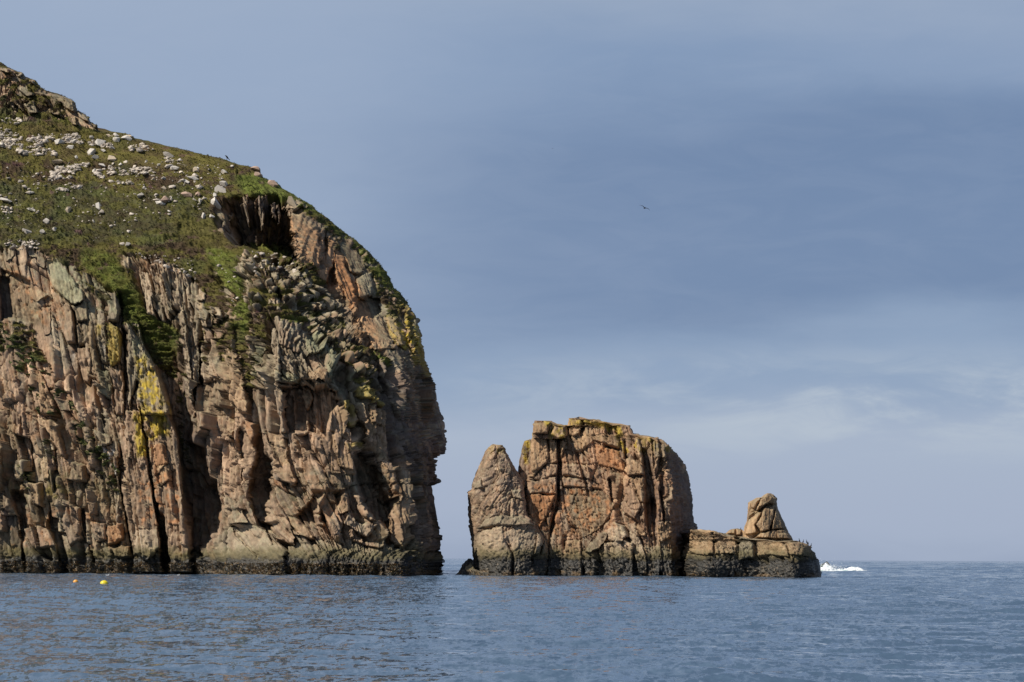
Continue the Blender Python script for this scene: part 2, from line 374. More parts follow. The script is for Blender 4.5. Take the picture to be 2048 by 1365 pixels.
    for poly, thr in S.get('bare', []):
        m = sub(poly, 6); sd = sdist(poly, PX[m] + wx[m] * 2, PY[m] + wy[m] * 2); nn = fbm(PX[m] / 13 + PY[m] / 26, PY[m] / 11, dd[m] / 40, 4, 34)
        gs[m] = np.where((sd > 0) & (nn < thr), np.minimum(gs[m], (nn - thr) * 30), gs[m])
    rock = 1 - sst(-3, 5, gs)
    fz = np.zeros(PX.shape); blk = None; hs = []
    # arc coordinate along each level, growing on the faces that turn away, so upright joints keep their width there
    g_ = np.gradient(q3, axis=1); p_ = np.gradient(PX, axis=1); side = np.cumsum(np.where(np.abs(g_) > .8 * np.abs(p_), np.abs(g_), 0), 1)
    arc = a + .9 * side
    def joints(x, seed):                      # irregular one-dimensional joints: index, distance to the joint, place in the slot
        i0 = np.floor(x).astype(np.int64); z0 = i0 * 0
        bb = lambda i: i + .62 * (rnd(hsh(i, z0, z0, seed), 3) - .5)
        i0 = np.where(x < bb(i0), i0 - 1, i0); i0 = np.where(x >= bb(i0 + 1), i0 + 1, i0); l0, r0 = bb(i0), bb(i0 + 1)
        return i0, np.minimum(x - l0, r0 - x), x - (l0 + r0) / 2
    def strips(w, h, seed):
        i0, e0, c0_ = joints(arc / w + .35 * wA * 20 / w + .10 * wB, seed); hi_ = hsh(i0, i0 * 0, i0 * 0, seed + 5)
        yy = PY / (h * (.55 + 1.0 * rnd(hi_, 1))) + 9 * rnd(hi_, 2) + (arc / w - i0) * w / h * 1.2 * (rnd(hi_, 4) - .5)
        j0, e1_, c1_ = joints(yy, seed + 7); id_ = hsh(i0, j0, i0 * 0, seed + 9)
        return id_, np.minimum(e0 * w, e1_ * h * 1.0 + .4), c0_, c1_
    mass = sst(-.35, .25, fbm(PX / 75, PY / 120, dd / 80, 3, 88 + S.get('seed', 0)))     # massive here, finely split there
    big = [('v', 56, 250, .80, .34, .50, 1.6, 1, .2), ('s', 17, 150, .46, .36, .42, 1.0, 2, .5), ('s', 5.8, 50, .16, .42, .34, .85, 3, .9), ('v', 10.0, 15, .06, .50, .34, .9, 4, 1.0)]
    if S.get('tallsplit'): big = [('v', 56, 270, .80, .34, .50, 1.6, 1, .2), ('s', 19, 210, .56, .42, .50, 1.1, 2, .5), ('s', 6.6, 105, .19, .46, .30, .9, 3, .85), ('v', 8.5, 36, .06, .55, .24, .9, 4, .9)]
    if S.get('shattered'): big = [('v', 40, 60, .55, .34, .35, 1.3, 1, .3), ('v', 15, 17, .26, .55, .32, .9, 2, .5), ('v', 6.5, 6, .11, .5, .18, .8, 3, .8), ('v', 3.6, 3.2, .04, .45, .10, .7, 4, 1.0)]
    for (kind, w_, h_, am, tl, cd, cw, sd_, keep) in big:
        w_ *= SCL; h_ *= SCL * S.get('tall', 1.0)
        if kind == 'v': id_, ed, rx, ry = voronoi(a / w_ + .22 * wA, PY / h_ + .22 * wB, q3 / w_, 60 + sd_ + S.get('seed', 0)); ep = ed * w_
        else: id_, ep, rx, ry = strips(w_, h_, 160 + sd_ + S.get('seed', 0))
        r0, r1, r2, r3 = (rnd(id_, kk) for kk in (11, 12, 13, 14))
        hh = am * (r0 - .5) * 2 + tl * w_ * .0625 * (r1 - .5) * 4 * rx + tl * h_ * .0625 * (r2 - .35) * .5 * ry
        hh -= cd * np.exp(-(ep / cw) ** 2) * (.2 + 1.1 * r3) + am * .2 * np.exp(-ep / (w_ * .05))
        mm = 1.0 if sd_ < 3 else (.30 + .95 * mass if sd_ == 3 else (.35 + .8 * mass if S.get('tallsplit') else 1.0))
        fz += hh * mm * (1 - slabm * (1 - keep)) * AMP
        hs.append((id_, ep, r0, r3))
    rid = 1 - np.abs(fbm(arc / 6, PY / 70, q3 * 0, 3, 79)) * 2.2
    fz += AMP * (.08 * fbm(arc / 4.2, PY / 34, q3 / 5, 3, 77) + .07 * rid * S.get('fins', 1.0) * mass + .04 * fbm(a / 12, PY / 16, q3 / 12, 3, 76)) + .045 * fbm(a / 2.6, PY / 4, q3 / 3, 3, 78)
    for poly, k_ in S.get('smooth', []):
        m = sub(poly, 20); fz[m] *= 1 - (1 - k_) * sst(-8, 14, sdist(poly, PX[m], PY[m]))
    # a field of rounded blocks with turf in the joints
    for poly, cell in S.get('blocks', []):
        m = sub(poly, 12); sd = sdist(poly, PX[m] + wx[m] * 2, PY[m] + wy[m] * 2); ww = sst(0, 14, sd)
        id_, ed, rx, ry = voronoi((PX[m] - .3 * PY[m]) / cell + .25 * wA[m], PY[m] / (cell * 1.25) + .25 * wB[m], q3[m] / cell, 91)
        ep = ed * cell; dome = 2.3 * (1 - np.exp(-ep / (cell * .22))) + .7 * (rnd(id_, 5) - .5) + .5 * rx * (rnd(id_, 6) - .5)
        fz[m] = fz[m] * (1 - ww * .72) + ww * (dome - .6)
        nn = fbm(PX[m] / 18, PY[m] / 14, q3[m] / 40, 3, 37)
        gap = (ep < 1.7 + 5.0 * np.clip(nn + .30, 0, 1)) & (ww > .5)
        gs[m] = np.where(ww > .5, np.where(gap, 3.0, np.where(slabm[m] > 0, -5, -3.0)), gs[m])
        j = ids[m]; sel = (ww > .5) & (j == 0) & ~gap; j[sel] = 2000 + (id_[sel] % 997); ids[m] = j
    rock = 1 - sst(-3, 5, gs)
    # turf relief: hummocks in rows across the slope
    hum = .62 * fbm(PX / 30, PY / 6, dd / 90, 3, 51) + .42 * (1 - np.abs(vnoise(PX / 9 + .6 * wA, PY / 3.6, dd / 30, 52))) + .16 * fbm(PX / 3.4, PY / 2.4, dd / 9, 3, 53)
    # tidal zone relief
    Zw = P0[..., 2]; tide_n = .5 * fbm(PX / 30, PY / 30, dd / 60, 3, 61) + .35 * fbm(PX / 6, PY / 6, dd / 10, 2, 62)
    td = 1 - sst(2.3, 3.1, Zw + tide_n)
    fz += td * (.34 * fbm(PX / 4.2, PY / 3.4, q3 / 5, 4, 63) - .1)
    nrm = fz * rock * calm + (hum * (.25 + .75 * eR) + .05) * (1 - rock)
    endf = np.ones(PX.shape); 
    offn = off.copy(); offn[:, nf:] = off[:, nf - 1:nf] * np.linspace(1, 0, PX.shape[1] - nf)[None]
    if S.get('skirt'):
        x0, x1, am_, ya = S['skirt']; offn = offn + am_ * sst(x0 - 20, x0 + 20, PX) * (1 - sst(x1 - 15, x1 + 15, PX)) * sst(ya, ya + 42, PY + 8 * wA)
    Df = D0 - offn * S.get('macro', 1.0)
    X, Y, Z = world(PX, PY, Df); Pn = np.stack((X, Y, Z), -1) + Nn * nrm[..., None]
    # slope of the built surface (for turf / lichen on tops)
    du = np.roll(Pn, -1, 1) - np.roll(Pn, 1, 1); dv = np.gradient(Pn, axis=0); NN = np.cross(dv, du)
    NN /= np.linalg.norm(NN, axis=-1, keepdims=True) + 1e-9
    if NN[:, nf // 2, 1].mean() > 0: NN = -NN
    up = NN[..., 2]
    # colour of the rock itself, with shade painted on some faces
    n1 = fbm(PX / 70, PY / 90, dd / 90, 4, 81); n2 = fbm(PX / 16, PY / 26, dd / 30, 4, 82); n3 = fbm(PX / 5, PY / 8, dd / 8, 3, 83)
    c0 = S.get('cols', (PINK, BROWN, GREYR))
    col = lerp(np.broadcast_to(c0[0], PX.shape + (3,)), c0[1], sst(-.25, .35, n1 + .5 * n2))
    col = lerp(col, c0[2], .85 * sst(.05, .4, fbm(PX / 40 + 7, PY / 60, dd / 60, 4, 84)))
    for (id_, ep, r0, r3), am in zip(hs, (.18, .30, .30, .2)): col = col * (1 + am * (rnd(id_, 31) - .5) * 2)[..., None]
    col = lerp(col, ORANGE, .36 * sst(.62, .85, rnd(hs[1][0], 41)) * sst(-.1, .3, n2) * S.get('orange', 1.0))
    col = lerp(col, PALE, .6 * sst(.75, .95, rnd(hs[2][0], 42)))
    col = lerp(col, DARKR_SHADE, .6 * sst(.22, .55, fbm(a / 7, PY / 60, dd / 20, 4, 85)))                 # long seep stains
    col = lerp(col, tint * (1 + .28 * n3 + .25 * n2)[..., None] / np.maximum(tw, 1e-3)[..., None], np.clip(tw, 0, 1) * .72)
    col = lerp(col, LICHG, S.get('lich', .38) * sst(.35, .75, up + .35 * n2) * sst(-.3, .2, n3))
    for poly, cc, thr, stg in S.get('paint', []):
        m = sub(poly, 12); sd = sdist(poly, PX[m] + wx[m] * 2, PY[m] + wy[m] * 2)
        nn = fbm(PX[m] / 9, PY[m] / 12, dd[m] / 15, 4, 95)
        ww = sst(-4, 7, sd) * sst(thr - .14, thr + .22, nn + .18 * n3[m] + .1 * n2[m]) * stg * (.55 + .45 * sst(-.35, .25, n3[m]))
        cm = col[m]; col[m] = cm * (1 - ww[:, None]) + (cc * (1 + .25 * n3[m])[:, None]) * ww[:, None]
    col = col * (1 + .28 * n3)[..., None]
    # tidal colours by height above the water
    sp = fbm(PX / 2.4, PY / 2.0, dd / 3, 2, 64)
    oliv = sst(3.9, 2.4, 0 * Zw) if False else 1 - sst(2.6, 4.2, Zw + tide_n * 1.6)
    col = lerp(col, OLIVE * S.get('olive', 1.0), .80 * oliv)
    dark = (1 - sst(S.get('tl0', 1.6), S.get('tl0', 1.6) + 1.0, Zw + tide_n)) * S.get('tdark', .85)
    col = lerp(col, BLACKR, dark * sst(-.65, -.05, n2 + .2 + S.get('tdk', 0) + S.get('tright', 0) * sst(380, 480, PX)))
    col = lerp(col, PALE * .95, .75 * sst(.34, .55, sp + .25 * n2) * (1 - sst(1.0, 2.4, Zw)))
    col = lerp(col, KELP, .8 * (1 - sst(.25, .9, Zw + .4 * tide_n)) * sst(-.2, .25, n2 + .3 * sp))
    col = lerp(col, BLACKR * .6, 1 - sst(.08, .3, Zw + .2 * n3))
    # turf colours
    g1 = fbm(PX / 34, PY / 13, dd / 120, 4, 71); g2 = fbm(PX / 8, PY / 4, dd / 30, 4, 72)
    tc_ = lerp(np.broadcast_to(GRASS, PX.shape + (3,)), HEATH, sst(-.12, .16, g1 + .8 * g2 + .03))
    tc_ = lerp(tc_, DEEPG, .45 * sst(.05, .4, fbm(PX / 60 + 3, PY / 40, dd / 90, 3, 73)))
    for poly, cc, stg in S.get('turfpaint', []):
        m = sub(poly, 12); sd = sdist(poly, PX[m], PY[m]) + 9 * g1[m]
        ww = sst(-6, 8, sd) * stg * (.45 + .55 * sst(-.3, .25, g2[m]))
        cm = tc_[m]; tc_[m] = cm * (1 - ww[:, None]) + cc * ww[:, None]
    tc_ = lerp(tc_, PURP, .5 * sst(.42, .6, fbm(PX / 20, PY / 9, dd / 60, 3, 74)))
    tc_ = tc_ * (.86 * (1 + .45 * g2))[..., None]
    isg = gs > 0
    col = np.where(isg[..., None], tc_, col)
    # identity of each vertex: 0 body, slabs, blocks, 1 = turf (-1), tidal band (-2)
    idb = np.where(ids > 0, ids, 10000 + (hs[1][0] % 100003))
    idb = np.where((Zw + tide_n < 2.1), -2, idb); idb = np.where(isg, -1, idb)
    idb[:, nf:] = np.where(idb[:, nf:] >= 0, 0, idb[:, nf:]); 
    return dict(P=Pn, N=NN, px=PX, py=PY, gs=gs, col=np.clip(col, .004, .9), id=idb, nf=nf, Z=Zw, up=up, D=Df)

def emit_sheet(G, body, mat_for, named=None, min_px=260, max_blocks=200, block_name='rock_block', parent=None, cap=True, grass_target=None):
    """Cut the sheet into the pieces one can tell apart; everything else stays the body."""
    nr, nc = G['px'].shape; V = G['P'].reshape(-1, 3); C = G['col'].reshape(-1, 3); I = G['id']
    idx = np.arange(nr * nc).reshape(nr, nc); nx = np.roll(idx, -1, 1)
    Q = np.stack((idx[:-1], idx[1:], nx[1:], nx[:-1]), -1).reshape(-1, 4); fid = I[:-1].reshape(-1).copy()
    pxx = G['px'].reshape(-1); pyy = G['py'].reshape(-1)
    A = np.abs((pxx[Q[:, 2]] - pxx[Q[:, 0]]) * (pyy[Q[:, 2]] - pyy[Q[:, 0]])); vis = pxx[Q[:, 0]] > -5
    ids, inv = np.unique(fid, return_inverse=True); area = np.bincount(inv, A * vis)
    objs = {}
    order = np.argsort(-area); nb = 0
    fx = np.zeros(len(ids), int)
    for k in order:
        i = ids[k]
        if i >= 2000:
            if nb < max_blocks and area[k] > min_px: nb += 1; fx[k] = 1
        elif i != 0: fx[k] = 1 if (area[k] > 30 or i < 0) else 0
    if cap:                                    # close the top
        mid = V[idx[0]].mean(0); mid = mid + np.array((0, 0, .05)); V = np.vstack((V, mid)); C = np.vstack((C, C[idx[0]].mean(0)))
    bodyfaces = []
    for k, i in enumerate(ids):
        fs = Q[inv == k]
        if not fx[k]: bodyfaces.append(fs); continue
        if i >= 0:                             # keep the largest connected patch as the piece, give the crumbs to the bedrock
            u, iv = np.unique(fs, return_inverse=True); iv = iv.reshape(-1, 4); lab_ = np.arange(len(u))
            while True:
                m_ = lab_[iv].min(1); l2 = lab_.copy(); np.minimum.at(l2, iv.ravel(), np.repeat(m_, 4)); l2 = l2[l2]
                if (l2 == lab_).all(): break
                lab_ = l2
            fl_ = lab_[iv[:, 0]]; cnt = np.bincount(fl_); keep_ = fl_ == cnt.argmax()
            if (~keep_).any(): bodyfaces.append(fs[~keep_]); fs = fs[keep_]
        u, iv = np.unique(fs, return_inverse=True)
        nm = block_name; mt = mat_for('rock'); par = body; lab = None
        if i == -1: nm = 'turf'; mt = mat_for('turf'); par = grass_target or body
        elif i == -2: nm = 'tidal_band'; mt = mat_for('wet')
        elif i < 2000: nm = 'rock_slab'; lab = (named or {}).get(i)
        me = mesh_np(nm, V[u], iv.reshape(-1, 4), C[u]); o = link(nm, me, mt, par); objs[int(i)] = o
        if lab: o['label'] = lab
    B = np.concatenate(bodyfaces) if bodyfaces else Q[:0]
    u, iv = np.unique(B, return_inverse=True); me = mesh_np(body.name + '_mesh', V[u], iv.reshape(-1, 4), C[u])
    o = link('bedrock', me, mat_for('rock'), body)
    if cap:
        r0 = idx[0]; T = np.stack((r0, np.roll(r0, -1), np.full(nc, len(V) - 1)), -1)
        u, iv = np.unique(T, return_inverse=True); me = mesh_np('summit', V[u], iv.reshape(-1, 3), C[u]); link('summit', me, mat_for('rock'), body)
    return objs
MATS = dict(rock=M_ROCK, turf=M_TURF, wet=M_WET)
#@@HEADLAND
# ------------------------------------------------------------------ headland
EDGE = [(0,126),(17.6,138),(29,142),(44,148),(53,159),(69,161.5),(79,175),(97,186),(114,191),(129,195),(145,201),(151,208),(153,222),(167,227.5),(177,236),(183,246.5),(193,251),(197,265.6),(217,268),(234,269),(258,271),(270,280),(293,287.6),(312,291),(331,293),(366,302),(401.5,311),(451,321),(475,331.5),(497,335),(517,341),(524.5,355.7),(538,363),(552,364.5),(561,376),(582,388),(605,402.6),(623,413),(634.5,424.6),(655,437.8),(678,458),(713.6,484.6),(737,505),(760.5,531.5),(778,555),(784,572.6),(804.5,593),(813,605),(822,622),(836.7,640),(842,661.5),(844,672),(845.5,700),(847.4,723),(860,746),(872,769),(873,797),(883,825.6),(890,856),(891,895),(888.5,906),(873,916),(870.5,935),(875.6,956),(881,963.6),(873,970),(863,971.5),(864,986.7),(869,1025),(879.5,1061),(881,1102),(886,1133),(888,1151),(889,1190)]
EDGE = [(y, x) for x, y in EDGE]
BASE = [(-420,1170,316),(-420,700,322),(-420,450,338),(-420,100,375),(0,1165,309),(120,1165,307),(250,1165,303),(400,1165,300),(560,1165,291),(700,1165,291),(810,1165,293),(832,1165,296),(888,1165,300),
 (0,900,311),(250,900,306),(450,900,303),(600,900,297),(720,900,297),(790,900,302),(840,900,304),(890,900,306),
 (0,700,315),(150,680,312),(250,680,311),(400,700,309),(560,680,301),(680,700,304),(760,700,309),(805,700,313),(845,700,322),
 (0,500,322),(150,530,320),(300,520,318),(430,520,317),(540,620,304),(520,510,312),(600,560,311),(640,600,312),(660,640,311),(640,500,322),(700,560,322),(760,620,321),(760,540,330),(820,620,328),
 (0,380,338),(200,380,338),(350,380,334),(430,440,326),(500,400,330),(600,430,328),(620,405,334),(700,480,333),
 (0,268,354),(100,268,354),(195,275,354),(300,300,350),(450,328,344),(530,365,339),(0,128,364),(60,180,362),(130,210,360),(180,250,357)]
HILL = [(-520,60),(0,60),(300,150),(560,290),(720,420),(850,580),(850,625),(822,625),(800,606),(788,586),(771,557),(754,531),(724,507),(698,484),(662,457),(632,447),(600,417),(573,400),(532,402),(470,400),(440,405),(432,417),(438,458),(453,476),(476,493),(506,493),(553,496),(582,517),(620,541),(652,574),(640,575),(600,548),(570,530),(545,520),(482,524),(481,562),(488,600),(501,626),(500,656),(496,690),(480,690),(458,664),(472,638),(471,604),(462,583),(437,550),(432,530),(424,552),(404,570),(395,560),(369,554),(333,529),(302,518),(272,518),(256,505),(246,508),(246,531),(267,539),(272,565),(287,608),(308,636),(331,647),(359,659),(345,735),(333,745),(302,711),(277,675),(256,644),(246,644),(238,613),(228,582),(210,575),(190,554),(164,552),(143,539),(115,523),(92,516),(74,503),(15,500),(-520,470)]
KN = [((0,90),(60,110),(140,150),(235,235),(190,250),(60,205),(0,170)), ((250,395),(380,400),(450,450),(530,520),(500,550),(410,565),(330,500),(270,430)), ((415,570),(515,562),(518,590),(430,600)),
 ((320,600),(380,590),(440,635),(360,660)), ((355,665),(440,640),(520,610),(550,680),(590,800),(430,820)), ((185,560),(240,570),(330,690),(410,830),(340,790),(215,650)), ((80,610),(120,610),(215,670),(265,760),(230,760),(130,670)),
 ((640,580),(700,585),(770,660),(740,680),(650,640)), ((860,590),(920,565),(1040,610),(1110,615),(1150,690),(1150,770),(1100,790),(1000,740),(880,650)), ((1160,780),(1280,830),(1350,900),(1385,970),(1290,940),(1200,880)),
 ((1385,980),(1460,985),(1490,1060),(1420,1030)), ((1000,890),(1080,870),(1150,875),(1190,1030),(1090,980)), ((710,770),(800,770),(900,800),(980,880),(880,850),(760,820)), ((440,325),(500,320),(600,430),(560,420)), ((580,480),(640,480),(730,540),(640,550)),
 ((800,640),(870,650),(960,720),(900,710)), ((230,225),(310,210),(350,250),(280,250))]
SL = []; SLN = {}
def sl(poly, o, gx=0, gy=0, tn='pink', bev=2.6, label=None):
    SL.append((poly, o, gx, gy, tn, bev))
    if label: SLN[len(SL)] = label
for i, k in enumerate(KN): sl(fK(*k), 1.7, (.15, -.1, .25)[i % 3], .45, ('pale', 'grey', 'brown')[i % 3], 3.2)
# left part of the cliff
sl(fC((0,210),(250,340),(310,560),(240,640),(100,620),(0,620)), -1.4, .1, 0, 'brown')
sl(fC((0,270),(70,300),(95,600),(0,620)), -1.6, -.5, 0, 'dark')
sl(fC((350,170),(450,180),(560,290),(660,430),(660,490),(560,510),(400,360)), 1.0, .1, .5, 'lichen', 3, 'grey lichened sloping slab below the heather')
sl(fC((400,365),(560,520),(580,800),(520,810),(440,640),(400,560)), .9, .30, 0, 'pink')
sl(fC((560,520),(680,490),(690,630),(580,640)), 1.3, -.55, .1, 'brown')
sl(fC((580,650),(690,645),(700,800),(590,820)), .7, -.6, 0, 'brown')
sl(fC((340,530),(400,520),(410,740),(360,760)), .7, .1, 0, 'pink')
sl(fC((200,390),(290,370),(380,430),(300,500),(230,460)), .5, .2, .3, 'tan')
sl(fC((30,90),(110,85),(120,140),(50,180)), .8, 0, .3, 'grey'); sl(fC((190,80),(290,90),(290,150),(230,150)), .9, 0, .3, 'grey')
sl(fC((290,140),(360,140),(350,230),(280,210)), .8, 0, .2, 'grey'); sl(fC((20,210),(80,200),(110,270),(40,290)), .5, 0, .2, 'brown')
sl(fC((590,820),(700,840),(720,930),(690,1130),(640,1100),(600,960)), .5, .15, .1, 'pink')
sl(fC((820,380),(890,390),(925,520),(905,620),(830,630)), 1.2, .1, .1, 'grey')
sl(fC((840,640),(905,650),(925,720),(932,940),(870,1000),(850,900)), 1.1, .25, 0, 'yellow', 2.6, 'narrow pillar covered in deep yellow lichen')
sl(fC((750,540),(812,540),(830,760),(835,960),(790,960),(760,800)), .6, -.15, 0, 'grey')
sl(fC((870,1010),(945,1000),(975,1200),(970,1365),(900,1365)), .8, .15, 0, 'pink')
sl(fC((765,1010),(840,1010),(870,1120),(860,1250),(790,1200)), .6, .2, 0, 'lichen')
sl(fC((270,1040),(330,1050),(400,1250),(420,1365),(330,1365),(290,1180)), .8, .25, 0, 'tan')
sl(fC((460,1250),(540,1250),(560,1340),(500,1340)), .6, .2, .2, 'grey')
# the yellow pillar and its neighbour
sl(fC((985,640),(1030,600),(1080,620),(1100,720),(1130,830),(1210,970),(1290,1180),(1345,1365),(1110,1365),(1060,1100),(1000,1365),(985,1000)), 1.9, .10, .05, 'grey', 3.2, 'tall tapering pillar top streaked with yellow lichen')
sl(fE((985,0),(1100,0),(1140,250),(1170,500),(1230,850),(1262,1275),(1040,1275),(1000,900),(960,500),(950,350)), 1.9, .12, 0, 'pink', 3.2)
sl(fE((1100,0),(1305,0),(1395,230),(1440,760),(1495,1275),(1320,1275),(1250,850),(1185,550),(1145,250)), 2.3, .10, 0, 'pink', 3.2)
sl(fE((1030,940),(1210,930),(1240,1080),(1150,1180),(1050,1120)), .7, .1, .35, 'pale')
sl(fE((1180,260),(1290,270),(1310,420),(1200,520)), .5, .2, .1, 'orange'); sl(fE((1215,440),(1320,430),(1330,550),(1240,590)), .5, .1, .2, 'tan')
sl(fE((90,390),(180,380),(190,500),(120,560),(80,480)), .5, .2, 0, 'grey'); sl(fE((290,260),(380,380),(390,540),(310,560),(280,420)), .8, .2, .1, 'tan')
sl(fE((240,60),(380,60),(470,110),(420,140),(500,380),(450,350),(330,130)), .8, .3, .1, 'tan')
sl(fE((520,380),(620,420),(640,560),(540,560)), .6, .15, .1, 'brown'); sl(fE((210,560),(290,560),(300,760),(240,740)), .5, .2, 0, 'tan')
sl(fE((0,560),(90,620),(90,750),(0,790)), .6, .1, 0, 'brown'); sl(fE((260,900),(420,950),(430,1060),(300,1080)), .7, .15, .3, 'pink')
sl(fE((500,700),(600,760),(610,1010),(540,1080),(500,980)), .8, .15, .05, 'pink'); sl(fE((660,730),(740,720),(750,820),(680,830)), .6, .1, 0, 'pink')
sl(fE((820,900),(940,880),(950,1000),(830,1060)), .7, .2, .1, 'orange'); sl(fE((690,870),(810,880),(820,1010),(740,1030)), .6, 0, .1, 'pink')
sl(fE((840,1060),(1000,1050),(1010,1150),(880,1150)), .8, .05, .3, 'tan'); sl(fE((700,140),(860,200),(860,260),(800,280)), .7, .1, .3, 'grey')
# fins between the grass gullies
for i, (x0, x1, x2, x3, y0, y1) in enumerate(((1060,1160,1140,1210,220,600),(1170,1215,1230,1290,240,650),(1215,1260,1290,1330,240,640),(1290,1330,1330,1365,290,600),(1340,1395,1450,1490,270,1110),(1400,1440,1490,1520,300,1250),(1445,1480,1520,1545,310,1300),(1490,1540,1540,1560,320,1300))):
    sl(fC((x0, y0 + 20), ((x0 + x1) / 2, y0 - 10), (x1, y0 + 20), ((x1 + x3) / 2 + 8, (y0 + y1) / 2), (x3, y1), (x2, y1 - 30), ((x0 + x2) / 2 - 4, (y0 + y1) / 2)), 1.2 - .18 * abs(i - 4), (.35, .1, .3, 0, .2, -.1, .2, -.2)[i], .05, ('pale', 'grey', 'pale', 'grey')[i % 4], 2.2)
sl(fC((965,125),(1010,130),(1015,290),(985,260)), .8, .1, 0, 'pale', 2.2)
sl(fC((1565,575),(1640,560),(1680,590),(1670,690),(1570,690)), .9, .1, .1, 'pink'); sl(fC((1560,370),(1605,375),(1600,500),(1565,490)), .9, 0, 0, 'pale')
sl(fC((1645,530),(1690,530),(1700,610),(1650,600)), .8, 0, .1, 'pale'); sl(fC((1700,540),(1755,550),(1755,640),(1705,620)), .8, 0, .1, 'pale')
sl(fM((150,1000),(270,990),(265,1220),(155,1220)), .9, .1, 0, 'grey'); sl(fM((350,1050),(430,1080),(430,1160),(360,1160)), .9, 0, 0, 'pink'); sl(fM((340,920),(440,930),(450,1060),(350,1030)), 1.0, 0, .1, 'pale')
sl(fM((450,950),(540,1020),(530,1070),(450,1050)), 1.0, 0, .1, 'pale'); sl(fM((270,1230),(480,1230),(500,1365),(270,1365)), .7, .1, 0, 'pink')
sl(fC((1570,900),(1660,870),(1700,1030),(1600,1110),(1570,1050)), .8, .15, .1, 'pale'); sl(fC((1570,1120),(1755,1080),(1755,1365),(1600,1365)), -.4, .1, .1, 'brown')
# central buttress
sl(fD((0,350),(150,440),(170,650),(160,900),(60,830),(0,760)), .9, .12, .05, 'tan', 3, )
sl(fD((340,200),(400,200),(420,350),(440,700),(465,1040),(430,1040),(350,680)), 1.4, .25, 0, 'pale')
sl(fD((400,150),(600,170),(640,270),(780,390),(870,420),(850,590),(790,650),(640,610),(500,650),(385,640),(400,400)), 2.2, .05, .05, 'grey', 3)
sl(fD((410,150),(600,180),(615,280),(560,310),(590,400),(530,390),(420,340)), .6, .1, .05, 'pink', 2.2, 'square pinkish face split by upright cracks')
sl(fD((640,270),(720,280),(780,400),(640,440)), .9, .1, .5, 'lichen'); sl(fD((640,440),(780,440),(790,540),(640,520)), -.5, 0, 0, 'pink')
sl(fD((650,530),(800,550),(795,640),(650,620)), .6, 0, .2, 'tan'); sl(fD((790,395),(870,400),(860,580),(800,590)), .8, .1, 0, 'lichen')
sl(fD((430,540),(580,600),(580,640),(440,630)), .6, .1, .3, 'lichen')
sl(fD((430,690),(640,660),(700,700),(850,690),(900,780),(820,900),(800,1100),(650,1030),(480,1040),(440,900)), -3.4, .04, .05, 'pink', 3)
sl(fD((600,670),(660,680),(690,760),(640,870),(610,820)), 1.6, .1, .2, 'tan'); sl(fD((560,950),(650,945),(670,1020),(600,1070),(560,1040)), 1.0, .1, .2, 'pale')
sl(fD((800,720),(880,750),(930,950),(1000,1000),(1030,1365),(830,1365),(820,900)), .9, .15, 0, 'tan', 3)
sl(fD((910,790),(960,780),(1050,860),(1010,1000),(960,960)), 1.4, .1, .1, 'yellow', 2.4, 'leaf shaped block of yellow green lichen')
sl(fD((1040,670),(1190,690),(1210,780),(1190,810),(1040,740)), 1.5, .1, .3, 'yellow', 3, 'rounded block capped with bright yellow lichen')
sl(fD((1210,755),(1270,790),(1275,850),(1215,820)), 1.2, .1, .2, 'yellow'); sl(fD((1120,820),(1280,850),(1300,1000),(1150,960)), .8, .15, .1, 'tan')
sl(fD((140,940),(210,960),(215,1060),(200,1150),(150,1040)), 1.0, .1, 0, 'orange'); sl(fD((0,900),(70,960),(60,1080),(20,1060)), .6, .1, .1, 'tan')
sl(fD((70,790),(165,780),(170,900),(90,880)), .6, .1, .1, 'tan')
sl(fD((260,370),(310,370),(320,600),(270,640)), .6, .1, 0, 'lichen'); sl(fD((240,1030),(340,1040),(440,1290),(380,1290)), .6, .15, 0, 'pink')
# foot of the cliff, right half
sl(fF((0,900),(240,900),(330,930),(460,1090),(470,1440),(-40,1440)), 2.4, .1, .45, 'pale', 3, 'broad pale ledge sloping down to the weed')
sl(fF((0,650),(100,720),(200,890),(0,900)), 1.5, .1, .4, 'grey', 3)
sl(fF((340,640),(380,660),(480,830),(560,1000),(540,1060),(400,1010),(340,880)), 1.1, .35, .1, 'pink')
sl(fF((480,830),(560,840),(620,900),(720,1000),(560,990)), 1.2, .15, .25, 'tan')
sl(fF((360,180),(440,200),(550,560),(500,600),(400,450)), .8, .2, .05, 'tan'); sl(fF((340,520),(450,560),(480,640),(380,590)), .7, 0, .3, 'orange')
sl(fF((800,480),(900,490),(1000,500),(1000,590),(940,620),(830,680),(800,600)), .9, 0, .1, 'brown')
sl(fF((960,820),(1170,910),(1120,990),(920,900)), 1.6, .1, .3, 'pale'); sl(fF((1000,640),(1100,710),(1150,750),(1190,830),(1190,900),(1090,840)), 1.5, .1, .2, 'pink')
sl(fF((840,680),(950,690),(970,800),(880,830)), 1.0, .1, .1, 'tan'); sl(fF((640,690),(740,700),(750,800),(680,810)), .8, .1, .1, 'pink'); sl(fF((680,810),(760,820),(780,910),(700,900)), .8, .1, .1, 'pink')
sl(fF((1320,700),(1400,710),(1440,790),(1450,1000),(1400,1100),(1300,1020),(1290,850)), 1.5, .05, .05, 'tan', 5)
sl(fF((1040,110),(1180,30),(1280,100),(1310,250),(1310,420),(1300,680),(1250,500),(1180,330)), .9, .1, .05, 'tan')
sl(fF((1170,480),(1310,690),(1230,740),(1150,640)), 1.5, -.1, .1, 'brown')
sl(fF((830,180),(960,230),(1010,330),(1020,480),(900,440),(840,300)), .8, .1, .05, 'tan'); sl(fF((930,230),(1080,280),(1030,330),(960,320)), 1.0, .1, .2, 'yellow')
